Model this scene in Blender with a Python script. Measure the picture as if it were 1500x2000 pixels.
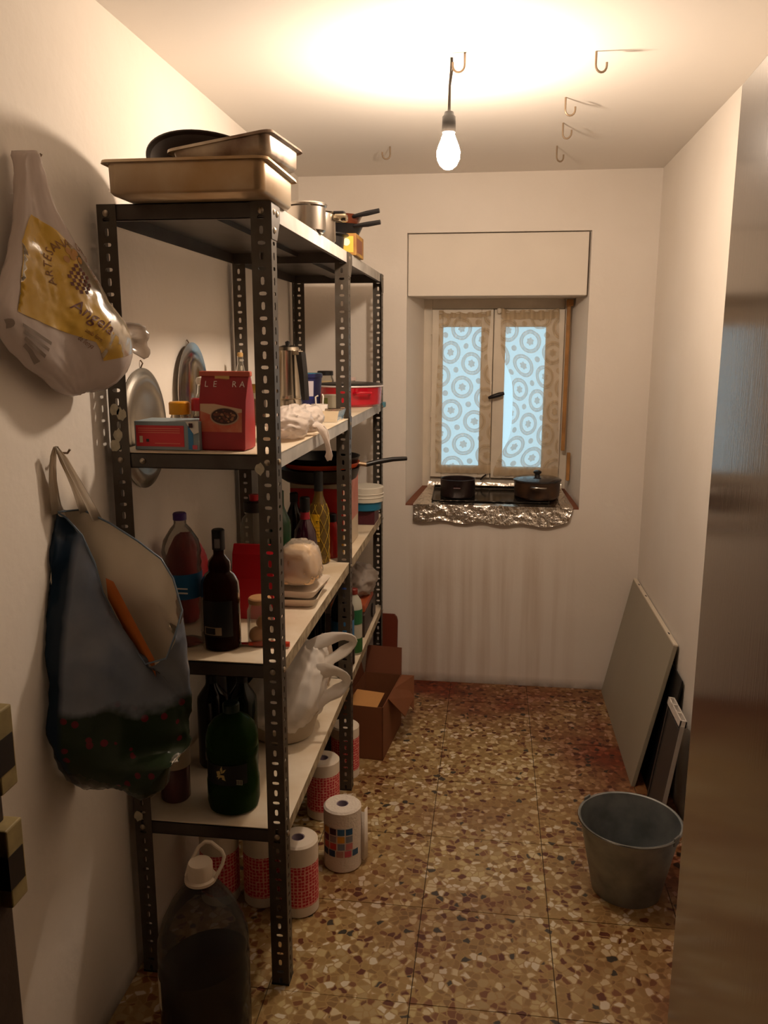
import bpy, bmesh, math, random
from math import sin, cos, pi, radians as rad
from mathutils import Vector, Matrix, noise
from mathutils.bvhtree import BVHTree
for o in list(bpy.data.objects): bpy.data.objects.remove(o)
SC = bpy.context.scene; COL = SC.collection
random.seed(7)
# ------------------------------------------------------------------ camera
FPX = 1615.0; YAW = -.129; PIT = .197; ROLL = -.0017; CH = 1.683
fw = Vector((sin(YAW)*cos(PIT), cos(YAW)*cos(PIT), -sin(PIT)))
r0 = Vector((cos(YAW), -sin(YAW), 0)); d0 = fw.cross(r0)
rt = cos(ROLL)*r0 + sin(ROLL)*d0; dn = -sin(ROLL)*r0 + cos(ROLL)*d0
cam = bpy.data.objects.new('camera', bpy.data.cameras.new('camera')); COL.objects.link(cam)
cam.data.sensor_fit = 'VERTICAL'; cam.data.sensor_height = 36; cam.data.lens = FPX/2000*36
cam.data.clip_start = .02; cam.data.clip_end = 60
m = Matrix((rt, -dn, -fw)).transposed().to_4x4(); m.translation = (0, 0, CH); cam.matrix_world = m
SC.camera = cam
def at(u, v, ax, val):
    'point of the photograph met by a plane of the room (used to measure, everything is placed in metres)'
    d = rt*(u-750) + dn*(v-1000) + fw*FPX
    C = Vector((0, 0, CH)); t = (val-C[ax])/d[ax]; return C + d*t
# ------------------------------------------------------------------ world, light, exposure
w = bpy.data.worlds.new('world'); SC.world = w; w.use_nodes = True
wn = w.node_tree.nodes; bg = wn['Background']
bg.inputs[0].default_value = (.70, .92, 1.0, 1); bg.inputs[1].default_value = 1.25
SC.view_settings.view_transform = 'Standard'; SC.view_settings.look = 'None'
SC.view_settings.gamma = 1; SC.view_settings.use_curve_mapping = False
SC.view_settings.exposure = 0.0
BULB = 600.0; BULB_COL = (1.0, .80, .62, 1)
# ------------------------------------------------------------------ materials
def lin(h):
    h = h.lstrip('#'); c = [int(h[i:i+2], 16)/255 for i in (0, 2, 4)]
    return tuple((x/12.92 if x <= .04045 else ((x+.055)/1.055)**2.4) for x in c) + (1,)
MC = {}
def mat(name, col, rough=.5, metal=0, trans=0, emit=0, var=0, scale=8, bump=0, bscale=60, spec=.5, alpha=1, ior=1.45, sub=0, var2=None, coat=0):
    if name in MC: return MC[name]
    M = bpy.data.materials.new(name); M.use_nodes = True; N = M.node_tree.nodes; L = M.node_tree.links
    b = N['Principled BSDF']; c = lin(col) if isinstance(col, str) else col
    b.inputs['Base Color'].default_value = c; b.inputs['Roughness'].default_value = rough
    b.inputs['Metallic'].default_value = metal; b.inputs['Transmission Weight'].default_value = trans
    b.inputs['Specular IOR Level'].default_value = spec; b.inputs['IOR'].default_value = ior; b.inputs['Alpha'].default_value = alpha
    b.inputs['Coat Weight'].default_value = coat
    if emit: b.inputs['Emission Color'].default_value = c; b.inputs['Emission Strength'].default_value = emit
    tc = N.new('ShaderNodeTexCoord')
    if var or var2:
        n = N.new('ShaderNodeTexNoise'); n.inputs['Scale'].default_value = scale; n.inputs['Detail'].default_value = 6
        L.new(tc.outputs['Object'], n.inputs['Vector'])
        r = N.new('ShaderNodeValToRGB'); L.new(n.outputs['Fac'], r.inputs[0])
        r.color_ramp.elements[0].position = .35; r.color_ramp.elements[1].position = .68
        d = lin(var2) if var2 else tuple(x*(1-var) for x in c[:3]) + (1,)
        r.color_ramp.elements[0].color = c; r.color_ramp.elements[1].color = d
        L.new(r.outputs[0], b.inputs['Base Color'])
    if bump:
        n = N.new('ShaderNodeTexNoise'); n.inputs['Scale'].default_value = bscale; n.inputs['Detail'].default_value = 4
        L.new(tc.outputs['Object'], n.inputs['Vector'])
        bp = N.new('ShaderNodeBump'); bp.inputs['Strength'].default_value = bump; bp.inputs['Distance'].default_value = .01
        L.new(n.outputs['Fac'], bp.inputs['Height']); L.new(bp.outputs[0], b.inputs['Normal'])
    MC[name] = M; return M
def film(name, col, clear=.6, rough=.15, gloss=.35, bump=0, bscale=20, transl=.5):
    'thin sheet or thin-walled vessel: part clear, part scattering, with a sheen'
    if name in MC: return MC[name]
    M = bpy.data.materials.new(name); M.use_nodes = True; N = M.node_tree.nodes; L = M.node_tree.links
    N.clear(); c = lin(col); out = N.new('ShaderNodeOutputMaterial')
    tr = N.new('ShaderNodeBsdfTransparent'); tr.inputs[0].default_value = tuple(x**.5 for x in c[:3]) + (1,)
    df = N.new('ShaderNodeBsdfDiffuse'); df.inputs[0].default_value = c
    tl = N.new('ShaderNodeBsdfTranslucent'); tl.inputs[0].default_value = c
    gl = N.new('ShaderNodeBsdfGlossy'); gl.inputs['Roughness'].default_value = rough
    m0 = N.new('ShaderNodeMixShader'); m0.inputs[0].default_value = transl; L.new(df.outputs[0], m0.inputs[1]); L.new(tl.outputs[0], m0.inputs[2])
    m1 = N.new('ShaderNodeMixShader'); m1.inputs[0].default_value = clear; L.new(m0.outputs[0], m1.inputs[1]); L.new(tr.outputs[0], m1.inputs[2])
    lw = N.new('ShaderNodeLayerWeight'); lw.inputs[0].default_value = gloss
    mm = N.new('ShaderNodeMath'); mm.operation = 'MULTIPLY'; mm.inputs[1].default_value = .8; L.new(lw.outputs['Fresnel'], mm.inputs[0])
    m2 = N.new('ShaderNodeMixShader'); L.new(mm.outputs[0], m2.inputs[0]); L.new(m1.outputs[0], m2.inputs[1]); L.new(gl.outputs[0], m2.inputs[2])
    L.new(m2.outputs[0], out.inputs[0])
    if bump:
        tc = N.new('ShaderNodeTexCoord'); n = N.new('ShaderNodeTexNoise'); n.inputs['Scale'].default_value = bscale
        L.new(tc.outputs['Object'], n.inputs[0]); bp = N.new('ShaderNodeBump'); bp.inputs['Strength'].default_value = bump; bp.inputs['Distance'].default_value = .02
        L.new(n.outputs['Fac'], bp.inputs['Height'])
        for s in (df, tl, gl, lw): L.new(bp.outputs[0], s.inputs['Normal'])
    MC[name] = M; return M
# ------------------------------------------------------------------ mesh builders
class MB:
    def __init__(s): s.v = []; s.f = []
    def add(s, vs, fs):
        k = len(s.v); s.v += [Vector(p) for p in vs]; s.f += [tuple(i+k for i in f) for f in fs]; return s
    def box(s, a, b, bev=0):
        if bev:
            bm = bmesh.new(); bmesh.ops.create_cube(bm, size=1)
            for v in bm.verts: v.co = Vector([(a[i]+b[i])/2 + v.co[i]*(b[i]-a[i]) for i in range(3)])
            bmesh.ops.bevel(bm, geom=bm.edges[:], offset=min(bev, min(abs(b[i]-a[i]) for i in range(3))*.45), segments=2, affect='EDGES', profile=.5)
            bm.verts.index_update(); s.add([v.co for v in bm.verts], [[v.index for v in f.verts] for f in bm.faces]); bm.free(); return s
        x0, y0, z0 = a; x1, y1, z1 = b
        return s.add([(x0,y0,z0),(x1,y0,z0),(x1,y1,z0),(x0,y1,z0),(x0,y0,z1),(x1,y0,z1),(x1,y1,z1),(x0,y1,z1)],
                     [(3,2,1,0),(4,5,6,7),(0,1,5,4),(1,2,6,5),(2,3,7,6),(3,0,4,7)])
    def lathe(s, prof, seg=28, a0=0, a1=2*pi, sx=1, sy=1, off=(0,0,0)):
        full = abs(a1-a0-2*pi) < 1e-6; n = seg if full else seg+1; vs = []; fs = []; idx = []
        for r, z in prof:
            if r < 1e-6: idx.append([len(vs)]*n); vs.append((off[0], off[1], z+off[2]))
            else:
                idx.append(list(range(len(vs), len(vs)+n)))
                for k in range(n):
                    a = a0+(a1-a0)*k/seg; vs.append((off[0]+r*cos(a)*sx, off[1]+r*sin(a)*sy, z+off[2]))
        for i in range(len(prof)-1):
            for k in range(seg):
                k2 = (k+1) % n if full else k+1
                q = [idx[i][k], idx[i][k2], idx[i+1][k2], idx[i+1][k]]
                q = [x for j, x in enumerate(q) if x not in q[:j]]
                if len(q) > 2: fs.append(q)
        return s.add(vs, fs)
    def tube(s, pts, r, seg=8, caps=True):
        pts = [Vector(p) for p in pts]; n = len(pts); vs = []; fs = []
        rr = r if hasattr(r, '__len__') else [r]*n; up = None
        for i, p in enumerate(pts):
            t = (pts[min(i+1, n-1)]-pts[max(i-1, 0)]).normalized()
            if up is None: up = Vector((0, 0, 1)) if abs(t.z) < .9 else Vector((1, 0, 0))
            a = t.cross(up); a = a.normalized() if a.length > 1e-6 else Vector((1, 0, 0)); b = t.cross(a).normalized(); up = -b if False else b.cross(t)*-1 if False else up
            up = a.cross(t).normalized()
            for k in range(seg):
                th = 2*pi*k/seg; vs.append(p + a*(rr[i]*cos(th)) + b*(rr[i]*sin(th)))
        for i in range(n-1):
            for k in range(seg): fs.append((i*seg+k, i*seg+(k+1) % seg, (i+1)*seg+(k+1) % seg, (i+1)*seg+k))
        if caps: fs += [tuple(range(seg))[::-1], tuple((n-1)*seg+k for k in range(seg))]
        return s.add(vs, fs)
    def loft(s, loops, closed=True, cap0=False, cap1=False):
        n = len(loops[0]); vs = [p for l in loops for p in l]; fs = []
        for i in range(len(loops)-1):
            for k in range(n if closed else n-1): fs.append((i*n+k, i*n+(k+1) % n, (i+1)*n+(k+1) % n, (i+1)*n+k))
        if cap0: fs.append(tuple(range(n))[::-1])
        if cap1: fs.append(tuple((len(loops)-1)*n+k for k in range(n)))
        return s.add(vs, fs)
    def xf(s, M, start=0):
        for i in range(start, len(s.v)): s.v[i] = M @ s.v[i]
        return s
    def build(s, name, m, parent=None, smooth=False, sub=0, solid=0, disp=0, dscale=6, ang=40, kind=None):
        me = bpy.data.meshes.new(name); me.from_pydata([tuple(v) for v in s.v], [], s.f)
        bm = bmesh.new(); bm.from_mesh(me); bmesh.ops.recalc_face_normals(bm, faces=bm.faces)
        if sub:
            bmesh.ops.subdivide_edges(bm, edges=bm.edges[:], cuts=sub, use_grid_fill=True, smooth=.6)
        if disp:
            bm.normal_update()
            for v in bm.verts:
                q = v.co*dscale; v.co += v.normal*disp*(noise.noise(q)+.5*noise.noise(q*2.3)+ .35*(abs(noise.noise(q*4.1))*-2+.5))
        bm.to_mesh(me); bm.free(); me.materials.append(m)
        if smooth:
            for p in me.polygons: p.use_smooth = True
            try: me.set_sharp_from_angle(angle=rad(ang))
            except Exception: pass
        o = bpy.data.objects.new(name, me); COL.objects.link(o)
        if parent is not None: o.parent = parent
        if solid:
            md = o.modifiers.new('thick', 'SOLIDIFY'); md.thickness = solid; md.offset = -1
        if kind: o['kind'] = kind
        return o
def box(name, a, b, m, parent=None, bev=0, **k): return MB().box(a, b, bev).build(name, m, parent, **k)
def thing(name, label, cat, loc=(0,0,0), rz=0, group=None, rot=None):
    o = bpy.data.objects.new(name, None); COL.objects.link(o); o.empty_display_size = .05
    o.location = loc; o.rotation_euler = rot if rot else (0, 0, rz); o['label'] = label; o['category'] = cat
    if group: o['group'] = group
    return o
def tag(o, label, cat, group=None):
    o['label'] = label; o['category'] = cat
    if group: o['group'] = group
    return o
def struct(o): o['kind'] = 'structure'; return o
def sempty(name, loc=(0,0,0)):
    o = bpy.data.objects.new(name, None); COL.objects.link(o); o.location = loc; o.empty_display_size = .05; return struct(o)
def text(name, s, size, m, parent, loc, rot=(rad(90),0,0), ext=.0004, sx=1, align='CENTER', shear=0):
    c = bpy.data.curves.new(name, 'FONT'); c.body = s; c.size = size; c.extrude = ext; c.align_x = align; c.align_y = 'CENTER'; c.shear = shear
    c.resolution_u = 3
    t = bpy.data.objects.new('tmp', c); COL.objects.link(t)
    me = bpy.data.meshes.new_from_object(t); bpy.data.objects.remove(t)
    me.materials.clear(); me.materials.append(m)
    o = bpy.data.objects.new(name, me); COL.objects.link(o); o.parent = parent; o.location = loc; o.rotation_euler = rot; o.scale = (sx, 1, 1); return o
def bvh(o):
    return BVHTree.FromPolygons([v.co.copy() for v in o.data.vertices], [tuple(p.vertices) for p in o.data.polygons])
def decal(name, polys, m, parent, target, org, ux, uz, off=.0012, cut=.012):
    'flat print laid on a curved sheet: 2-D polygons are cut fine and dropped onto the surface of target'
    T = bvh(target); ux = Vector(ux).normalized(); uz = Vector(uz).normalized(); dr = uz.cross(ux).normalized(); org = Vector(org)
    bm = bmesh.new()
    for poly in polys:
        vs = [bm.verts.new(org + ux*x + uz*z) for x, z in poly]
        try: bm.faces.new(vs)
        except Exception: pass
    bmesh.ops.triangulate(bm, faces=bm.faces[:])
    for _ in range(5):
        es = [e for e in bm.edges if e.calc_length() > cut]
        if not es: break
        bmesh.ops.subdivide_edges(bm, edges=es, cuts=1); bmesh.ops.triangulate(bm, faces=[f for f in bm.faces if len(f.verts) > 4])
    bad = []
    for v in bm.verts:
        h = T.ray_cast(v.co - dr*.6, dr)
        if h[0] is None: bad.append(v)
        else: v.co = h[0] - dr*off
    bmesh.ops.delete(bm, geom=bad, context='VERTS')
    me = bpy.data.meshes.new(name); bm.to_mesh(me); bm.free(); me.materials.append(m)
    for p in me.polygons: p.use_smooth = True
    o = bpy.data.objects.new(name, me); COL.objects.link(o); o.parent = parent; return o
def textpolys(s, size, shear=0, at0=(0,0), ang=0):
    c = bpy.data.curves.new('t', 'FONT'); c.body = s; c.size = size; c.align_x = 'CENTER'; c.align_y = 'CENTER'; c.shear = shear; c.resolution_u = 2
    t = bpy.data.objects.new('tmp', c); COL.objects.link(t); me = bpy.data.meshes.new_from_object(t); bpy.data.objects.remove(t)
    ps = []
    for p in me.polygons:
        q = []
        for i in p.vertices:
            x, z = me.vertices[i].co.x, me.vertices[i].co.y
            q.append((x*cos(ang)-z*sin(ang)+at0[0], x*sin(ang)+z*cos(ang)+at0[1]))
        ps.append(q)
    return ps
def circ(cx, cz, r, n=16, sx=1): return [(cx+r*sx*cos(2*pi*k/n), cz+r*sin(2*pi*k/n)) for k in range(n)]
def rnd(a, b): return random.uniform(a, b)

# ------------------------------------------------------------------ key planes of the room (metres)
XW = -.925; XR = .722; YB = 4.0; ZC = 2.46; YF = .75; YH = -1.7
def plaster(name, base, stain=False):
    M = mat(name, base, .85, bump=.12, bscale=35)
    N = M.node_tree.nodes; L = M.node_tree.links; b = N['Principled BSDF']
    tc = N.new('ShaderNodeTexCoord'); sep = N.new('ShaderNodeSeparateXYZ'); L.new(tc.outputs['Object'], sep.inputs[0])
    n = N.new('ShaderNodeTexNoise'); n.inputs['Scale'].default_value = 2.2; n.inputs['Detail'].default_value = 5; L.new(tc.outputs['Object'], n.inputs[0])
    r = N.new('ShaderNodeValToRGB'); r.color_ramp.elements[0].position = .3; r.color_ramp.elements[1].position = .75
    c = lin(base); r.color_ramp.elements[0].color = c; r.color_ramp.elements[1].color = (c[0]*.93, c[1]*.91, c[2]*.88, 1); L.new(n.outputs['Fac'], r.inputs[0])
    col = r.outputs[0]
    def mul(col, fac, dirt):
        mx = N.new('ShaderNodeMix'); mx.data_type = 'RGBA'; mx.blend_type = 'MIX'; L.new(fac, mx.inputs[0]); L.new(col, mx.inputs[6]); mx.inputs[7].default_value = dirt; return mx.outputs[2]
    # dirt line above the floor
    mr = N.new('ShaderNodeMapRange'); mr.inputs['From Min'].default_value = .0; mr.inputs['From Max'].default_value = .05; mr.inputs['To Min'].default_value = 1.1; mr.inputs['To Max'].default_value = 0; L.new(sep.outputs[2], mr.inputs[0])
    n2 = N.new('ShaderNodeTexNoise'); n2.inputs['Scale'].default_value = 14; n2.inputs['Detail'].default_value = 5; L.new(tc.outputs['Object'], n2.inputs[0])
    mm = N.new('ShaderNodeMath'); mm.operation = 'MULTIPLY'; L.new(mr.outputs[0], mm.inputs[0]); L.new(n2.outputs['Fac'], mm.inputs[1])
    col = mul(col, mm.outputs[0], lin('4a3020'))
    if stain:   # brown runs under the window sill
        mp = N.new('ShaderNodeMapping'); mp.inputs['Scale'].default_value = (9, 9, .35); L.new(tc.outputs['Object'], mp.inputs[0])
        n3 = N.new('ShaderNodeTexNoise'); n3.inputs['Scale'].default_value = 1.6; n3.inputs['Detail'].default_value = 4; L.new(mp.outputs[0], n3.inputs[0])
        r3 = N.new('ShaderNodeValToRGB'); r3.color_ramp.elements[0].position = .42; r3.color_ramp.elements[1].position = .72; L.new(n3.outputs['Fac'], r3.inputs[0])
        a = N.new('ShaderNodeMapRange'); a.inputs['From Min'].default_value = .85; a.inputs['From Max'].default_value = .55; a.inputs['To Max'].default_value = .5; L.new(sep.outputs[2], a.inputs[0])
        k1 = N.new('ShaderNodeMath'); k1.operation = 'ABSOLUTE'; L.new(sep.outputs[0], k1.inputs[0])
        k2 = N.new('ShaderNodeMapRange'); k2.inputs['From Min'].default_value = .48; k2.inputs['From Max'].default_value = .3; L.new(k1.outputs[0], k2.inputs[0])
        m1 = N.new('ShaderNodeMath'); m1.operation = 'MULTIPLY'; L.new(a.outputs[0], m1.inputs[0]); L.new(k2.outputs[0], m1.inputs[1])
        m2 = N.new('ShaderNodeMath'); m2.operation = 'MULTIPLY'; L.new(m1.outputs[0], m2.inputs[0]); L.new(r3.outputs[0], m2.inputs[1])
        col = mul(col, m2.outputs[0], lin('a07c56'))
    L.new(col, b.inputs['Base Color']); return M
WALL = plaster('wall_plaster', 'e4dcd2'); WALLB = plaster('back_wall_plaster', 'e2d9cf', True)
CEIL = mat('ceiling_paint', 'e6dfd6', .9, bump=.08, bscale=18)
# ------------------------------------------------------------------ shell
T = .12
struct(box('ceiling', (XW-T, YF-.15, ZC), (XR+T, YB+.02, ZC+T), CEIL))
struct(MB().box((XW-T, YF-.15, -.1), (XW, YB+T, ZC+.02)).build('wall_left', WALL))
struct(MB().box((XR, YF-.15, -.1), (XR+T, YB+T, ZC+.02)).build('wall_right', WALL))
OX0, OX1, OZ0, OZ1 = -.412, .428, .915, 2.202   # window recess
WX0, WX1 = -.352, .380; YW = 4.28; KW = 4.28/4.62
def wx(x): return x*KW
def wz(z): return CH+(z-CH)*KW
bw = MB()
bw.box((XW-T, YB, -.1), (OX0, YB+.78, ZC+.02)); bw.box((OX1, YB, -.1), (XR+T, YB+.78, ZC+.02))
bw.box((OX0, YB, -.1), (OX1, YB+.78, OZ0)); bw.box((OX0, YB, OZ1), (OX1, YB+.78, ZC+.02))
struct(bw.build('wall_back', WALLB))
fwll = MB(); fwll.box((XW-T, YF-.15, -.1), (-.56, YF, ZC)); fwll.box((.45, YF-.15, -.1), (XR+T, YF, ZC)); fwll.box((-.56, YF-.15, 2.16), (.45, YF, ZC))
struct(fwll.build('wall_front', WALL))
HW = mat('hall_plaster', '74604e', .9)
struct(box('wall_hall_left', (-1.5, YH, -.1), (-1.4, YF-.15, ZC), HW)); struct(box('wall_hall_right', (1.3, YH, -.1), (1.4, YF-.15, ZC), HW))
struct(box('wall_hall_back', (-1.5, YH-.1, -.1), (1.4, YH, ZC), HW)); struct(box('ceiling_hall', (-1.5, YH-.1, ZC), (1.4, YF-.15, ZC+.1), HW))
struct(MB().box((-1.5, YF-.15, -.1), (XW-T, YF-.05, ZC)).box((XR+T, YF-.15, -.1), (1.4, YF-.05, ZC)).build('wall_hall_front', HW))
# ------------------------------------------------------------------ terrazzo floor in single tiles
TER = bpy.data.materials.new('terrazzo'); TER.use_nodes = True; N = TER.node_tree.nodes; L = TER.node_tree.links; b = N['Principled BSDF']
tc = N.new('ShaderNodeTexCoord'); geo = N.new('ShaderNodeNewGeometry')
wp = N.new('ShaderNodeTexNoise'); wp.inputs['Scale'].default_value = 40; wp.inputs['Detail'].default_value = 2
L.new(geo.outputs['Position'], wp.inputs[0])
wa = N.new('ShaderNodeVectorMath'); wa.operation = 'MULTIPLY_ADD'; wa.inputs[1].default_value = (.016, .016, 0); L.new(wp.outputs['Color'], wa.inputs[0]); L.new(geo.outputs['Position'], wa.inputs[2])
v1 = N.new('ShaderNodeTexVoronoi'); v1.inputs['Scale'].default_value = 47; v1.inputs['Randomness'].default_value = 1; L.new(wa.outputs[0], v1.inputs['Vector'])
cr = N.new('ShaderNodeValToRGB'); cr.color_ramp.interpolation = 'CONSTANT'
sp = N.new('ShaderNodeSeparateColor'); L.new(v1.outputs['Color'], sp.inputs[0]); L.new(sp.outputs[0], cr.inputs[0])
pal = [(0, '9c8050'), (.17, 'ab9468'), (.30, 'ccbc98'), (.42, '937446'), (.55, '7c5030'), (.64, '60301f'), (.70, 'bca878'), (.82, '84663e'), (.90, 'd4cab4'), (.97, '3e3830')]
cr.color_ramp.elements[0].color = lin(pal[0][1]); cr.color_ramp.elements[1].position = pal[1][0]; cr.color_ramp.elements[1].color = lin(pal[1][1])
for pz, cc in pal[2:]: e = cr.color_ramp.elements.new(pz); e.color = lin(cc)
v2 = N.new('ShaderNodeTexVoronoi'); v2.feature = 'DISTANCE_TO_EDGE'; v2.inputs['Scale'].default_value = 47; L.new(wa.outputs[0], v2.inputs['Vector'])
ed = N.new('ShaderNodeMapRange'); ed.inputs['From Min'].default_value = .02; ed.inputs['From Max'].default_value = .12; L.new(v2.outputs['Distance'], ed.inputs[0])
mx = N.new('ShaderNodeMix'); mx.data_type = 'RGBA'; L.new(ed.outputs[0], mx.inputs[0]); mx.inputs[6].default_value = lin('a48656'); L.new(cr.outputs[0], mx.inputs[7])
# reddish worn patches that have a shape of their own
pn = N.new('ShaderNodeTexNoise'); pn.inputs['Scale'].default_value = 1.7; pn.inputs['Detail'].default_value = 4; L.new(geo.outputs['Position'], pn.inputs[0])
pr_ = N.new('ShaderNodeMapRange'); pr_.inputs['From Min'].default_value = .44; pr_.inputs['From Max'].default_value = .62; pr_.inputs['To Max'].default_value = .8; L.new(pn.outputs['Fac'], pr_.inputs[0])
sy = N.new('ShaderNodeSeparateXYZ'); L.new(geo.outputs['Position'], sy.inputs[0])
e1 = N.new('ShaderNodeMapRange'); e1.inputs['From Min'].default_value = 3.2; e1.inputs['From Max'].default_value = 3.9; e1.inputs['To Max'].default_value = 1.1; L.new(sy.outputs[1], e1.inputs[0])
e2 = N.new('ShaderNodeMapRange'); e2.inputs['From Min'].default_value = .2; e2.inputs['From Max'].default_value = .5; e2.inputs['To Max'].default_value = 1.0; L.new(sy.outputs[0], e2.inputs[0])
em = N.new('ShaderNodeMath'); em.operation = 'MAXIMUM'; L.new(e1.outputs[0], em.inputs[0]); L.new(e2.outputs[0], em.inputs[1])
pm = N.new('ShaderNodeMath'); pm.operation = 'MULTIPLY_ADD'; pm.inputs[1].default_value = .5; L.new(pr_.outputs[0], pm.inputs[0])
ew = N.new('ShaderNodeMath'); ew.operation = 'MULTIPLY'; L.new(em.outputs[0], ew.inputs[0]); L.new(pn.outputs['Fac'], ew.inputs[1]); L.new(ew.outputs[0], pm.inputs[2]); pm.use_clamp = True
mx2 = N.new('ShaderNodeMix'); mx2.data_type = 'RGBA'; mx2.blend_type = 'MULTIPLY'; L.new(pm.outputs[0], mx2.inputs[0]); L.new(mx.outputs[2], mx2.inputs[6]); mx2.inputs[7].default_value = lin('a04c30')
L.new(mx2.outputs[2], b.inputs['Base Color']); b.inputs['Roughness'].default_value = .38; b.inputs['Specular IOR Level'].default_value = .45
GROUT = mat('tile_joint', '3a2a1c', .9)
fl = MB().box((XW-T, YF-.15, -.1), (XR+T, YB+.02, -.004)).box((-1.5, YH-.1, -.1), (1.4, YF-.15, -.004)).build('floor', GROUT); struct(fl)
TX = .2094; TY = 1.863; TS = .381; g = .0012
i0 = math.floor((XW-TX)/TS); j0 = math.floor((YF-TY)/TS)-1
for i in range(i0, 3):
    for j in range(j0, 7):
        x0 = max(TX+i*TS, XW)+g; x1 = min(TX+(i+1)*TS, XR)-g; y0 = max(TY+j*TS, YF-.15)+g; y1 = min(TY+(j+1)*TS, YB)-g
        if x1-x0 < .01 or y1-y0 < .01: continue
        dz = rnd(-.0006, .0006)
        MB().box((x0, y0, -.012), (x1, y1, dz), 0).build('tile', TER, fl)
for i in range(-4, 4):
    for j in range(-6, -2):
        x0 = TX+i*TS+g; x1 = x0+TS-2*g; y1 = TY+(j+1)*TS-g; y0 = y1-TS+2*g
        y1 = min(y1, YF-.16)
        if x0 < -1.4 or x1 > 1.3 or y1-y0 < .02 or y0 < YH: continue
        MB().box((x0, y0, -.012), (x1, y1, 0)).build('tile', TER, fl)

# ------------------------------------------------------------------ window
PAINT = mat('old_white_paint', 'd8cbb8', .5, var=.12, scale=9, bump=.05)
PAINTD = mat('shutter_box_paint', 'ddd2c4', .6, var=.05, scale=4)
BROWNW = mat('bare_wood', 'a8763e', .6, var=.3, scale=14)
BLACK = mat('black_iron', '1c1412', .45)
win = sempty('window_1', (0, YW, OZ0))
def rbox(name, a, b, m, par=win, bev=.003): return box(name, (a[0], a[1]-YW, a[2]-OZ0), (b[0], b[1]-YW, b[2]-OZ0), m, par, bev)
def wbox(name, a, b, m, par=win, bev=.003): return rbox(name, (wx(a[0]), a[1], wz(a[2])), (wx(b[0]), b[1], wz(b[2])), m, par, bev)
# splayed jambs, sill slab, lintel behind the box
jm = MB(); jm.add([(OX0, YB+.02-YW, 0), (WX0, 0, 0), (WX0, .15, 0), (OX0, .15, 0)] + [(OX0, YB+.02-YW, 1.29), (WX0, 0, 1.29), (WX0, .15, 1.29), (OX0, .15, 1.29)], [(0,1,5,4),(1,2,6,5),(2,3,7,6),(3,0,4,7),(4,5,6,7),(3,2,1,0)])
jm.build('jamb', WALL, win)
jm = MB(); jm.add([(OX1, YB+.02-YW, 0), (WX1, 0, 0), (WX1, .15, 0), (OX1, .15, 0)] + [(OX1, YB+.02-YW, 1.29), (WX1, 0, 1.29), (WX1, .15, 1.29), (OX1, .15, 1.29)], [(0,1,5,4),(1,2,6,5),(2,3,7,6),(3,0,4,7),(4,5,6,7),(3,2,1,0)])
jm.build('jamb', WALL, win)
MB().add([(OX0, YB-YW, 0), (OX1, YB-YW, 0), (WX1, .03, .052), (WX0, .03, .052), (OX0, YB-YW, .008), (OX1, YB-YW, .008), (WX1, .03, .060), (WX0, .03, .060)], [(0,1,2,3),(4,7,6,5),(0,4,5,1),(1,5,6,2),(2,6,7,3),(3,7,4,0)]).build('window_sill', mat('terracotta_sill', '7a4a34', .7), win)
WT = 1.965
rbox('shutter_box', (-.408, YB+.012, 1.918), (.418, YW+.14, 2.1985), PAINTD)
wbox('rebate', (-.02, YW+.019, .96), (.02, YW+.03, 1.9), PAINT); wbox('rebate', (-.37, YW+.019, 1.872), (.40, YW+.03, 1.92), PAINT); wbox('rebate', (-.37, YW+.019, .94), (.40, YW+.03, .975), PAINT); wbox('rebate', (-.345, YW+.019, .96), (-.325, YW+.03, 1.9), PAINT); wbox('rebate', (.362, YW+.019, .96), (.38, YW+.03, 1.9), PAINT)
wbox('frame', (-.40, YW, .90), (-.335, YW+.07, WT), PAINT); wbox('frame', (.372, YW, .90), (.43, YW+.07, WT), PAINT)
wbox('frame', (-.335, YW, 1.885), (.372, YW+.07, WT), PAINT); wbox('frame', (-.335, YW, .90), (.372, YW+.07, .965), PAINT)
def pane_mat():
    M = bpy.data.materials.new('frosted_pane'); M.use_nodes = True; N = M.node_tree.nodes; L = M.node_tree.links; N.clear()
    o = N.new('ShaderNodeOutputMaterial'); t = N.new('ShaderNodeBsdfTransparent'); t.inputs[0].default_value = (.93, .98, 1, 1)
    g = N.new('ShaderNodeBsdfGlossy'); g.inputs['Roughness'].default_value = .05; tl = N.new('ShaderNodeBsdfTranslucent'); tl.inputs[0].default_value = (.8, .9, .95, 1)
    a = N.new('ShaderNodeMixShader'); a.inputs[0].default_value = .25; L.new(t.outputs[0], a.inputs[1]); L.new(tl.outputs[0], a.inputs[2])
    lw = N.new('ShaderNodeLayerWeight'); lw.inputs[0].default_value = .2; c = N.new('ShaderNodeMixShader'); L.new(lw.outputs['Fresnel'], c.inputs[0]); L.new(a.outputs[0], c.inputs[1]); L.new(g.outputs[0], c.inputs[2]); L.new(c.outputs[0], o.inputs[0]); return M
PANE = pane_mat()
for (x0, x1, g0, g1) in ((-.335, -.004, -.275, -.068), (.0, .372, .062, .276)):
    s = MB(); y0 = -.022; y1 = y0+.04; z0, z1 = wz(.968)-OZ0, wz(1.882)-OZ0; gz0, gz1 = wz(1.03)-OZ0, wz(1.79)-OZ0; x0, x1, g0, g1 = [wx(q) for q in (x0, x1, g0, g1)]
    s.box((x0, y0, z0), (g0, y1, z1), .003).box((g1, y0, z0), (x1, y1, z1), .003).box((g0, y0, z0), (g1, y1, gz0), .003).box((g0, y0, gz1), (g1, y1, z1), .003)
    sh = s.build('sash', PAINT, win)
    box('pane', (g0-.005, .0, gz0-.005), (g1+.005, .004, gz1+.005), PANE, sh)
box('knob', (.012, -.045, .93), (.034, -.022, .958), PAINT, win, .008)
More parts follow.
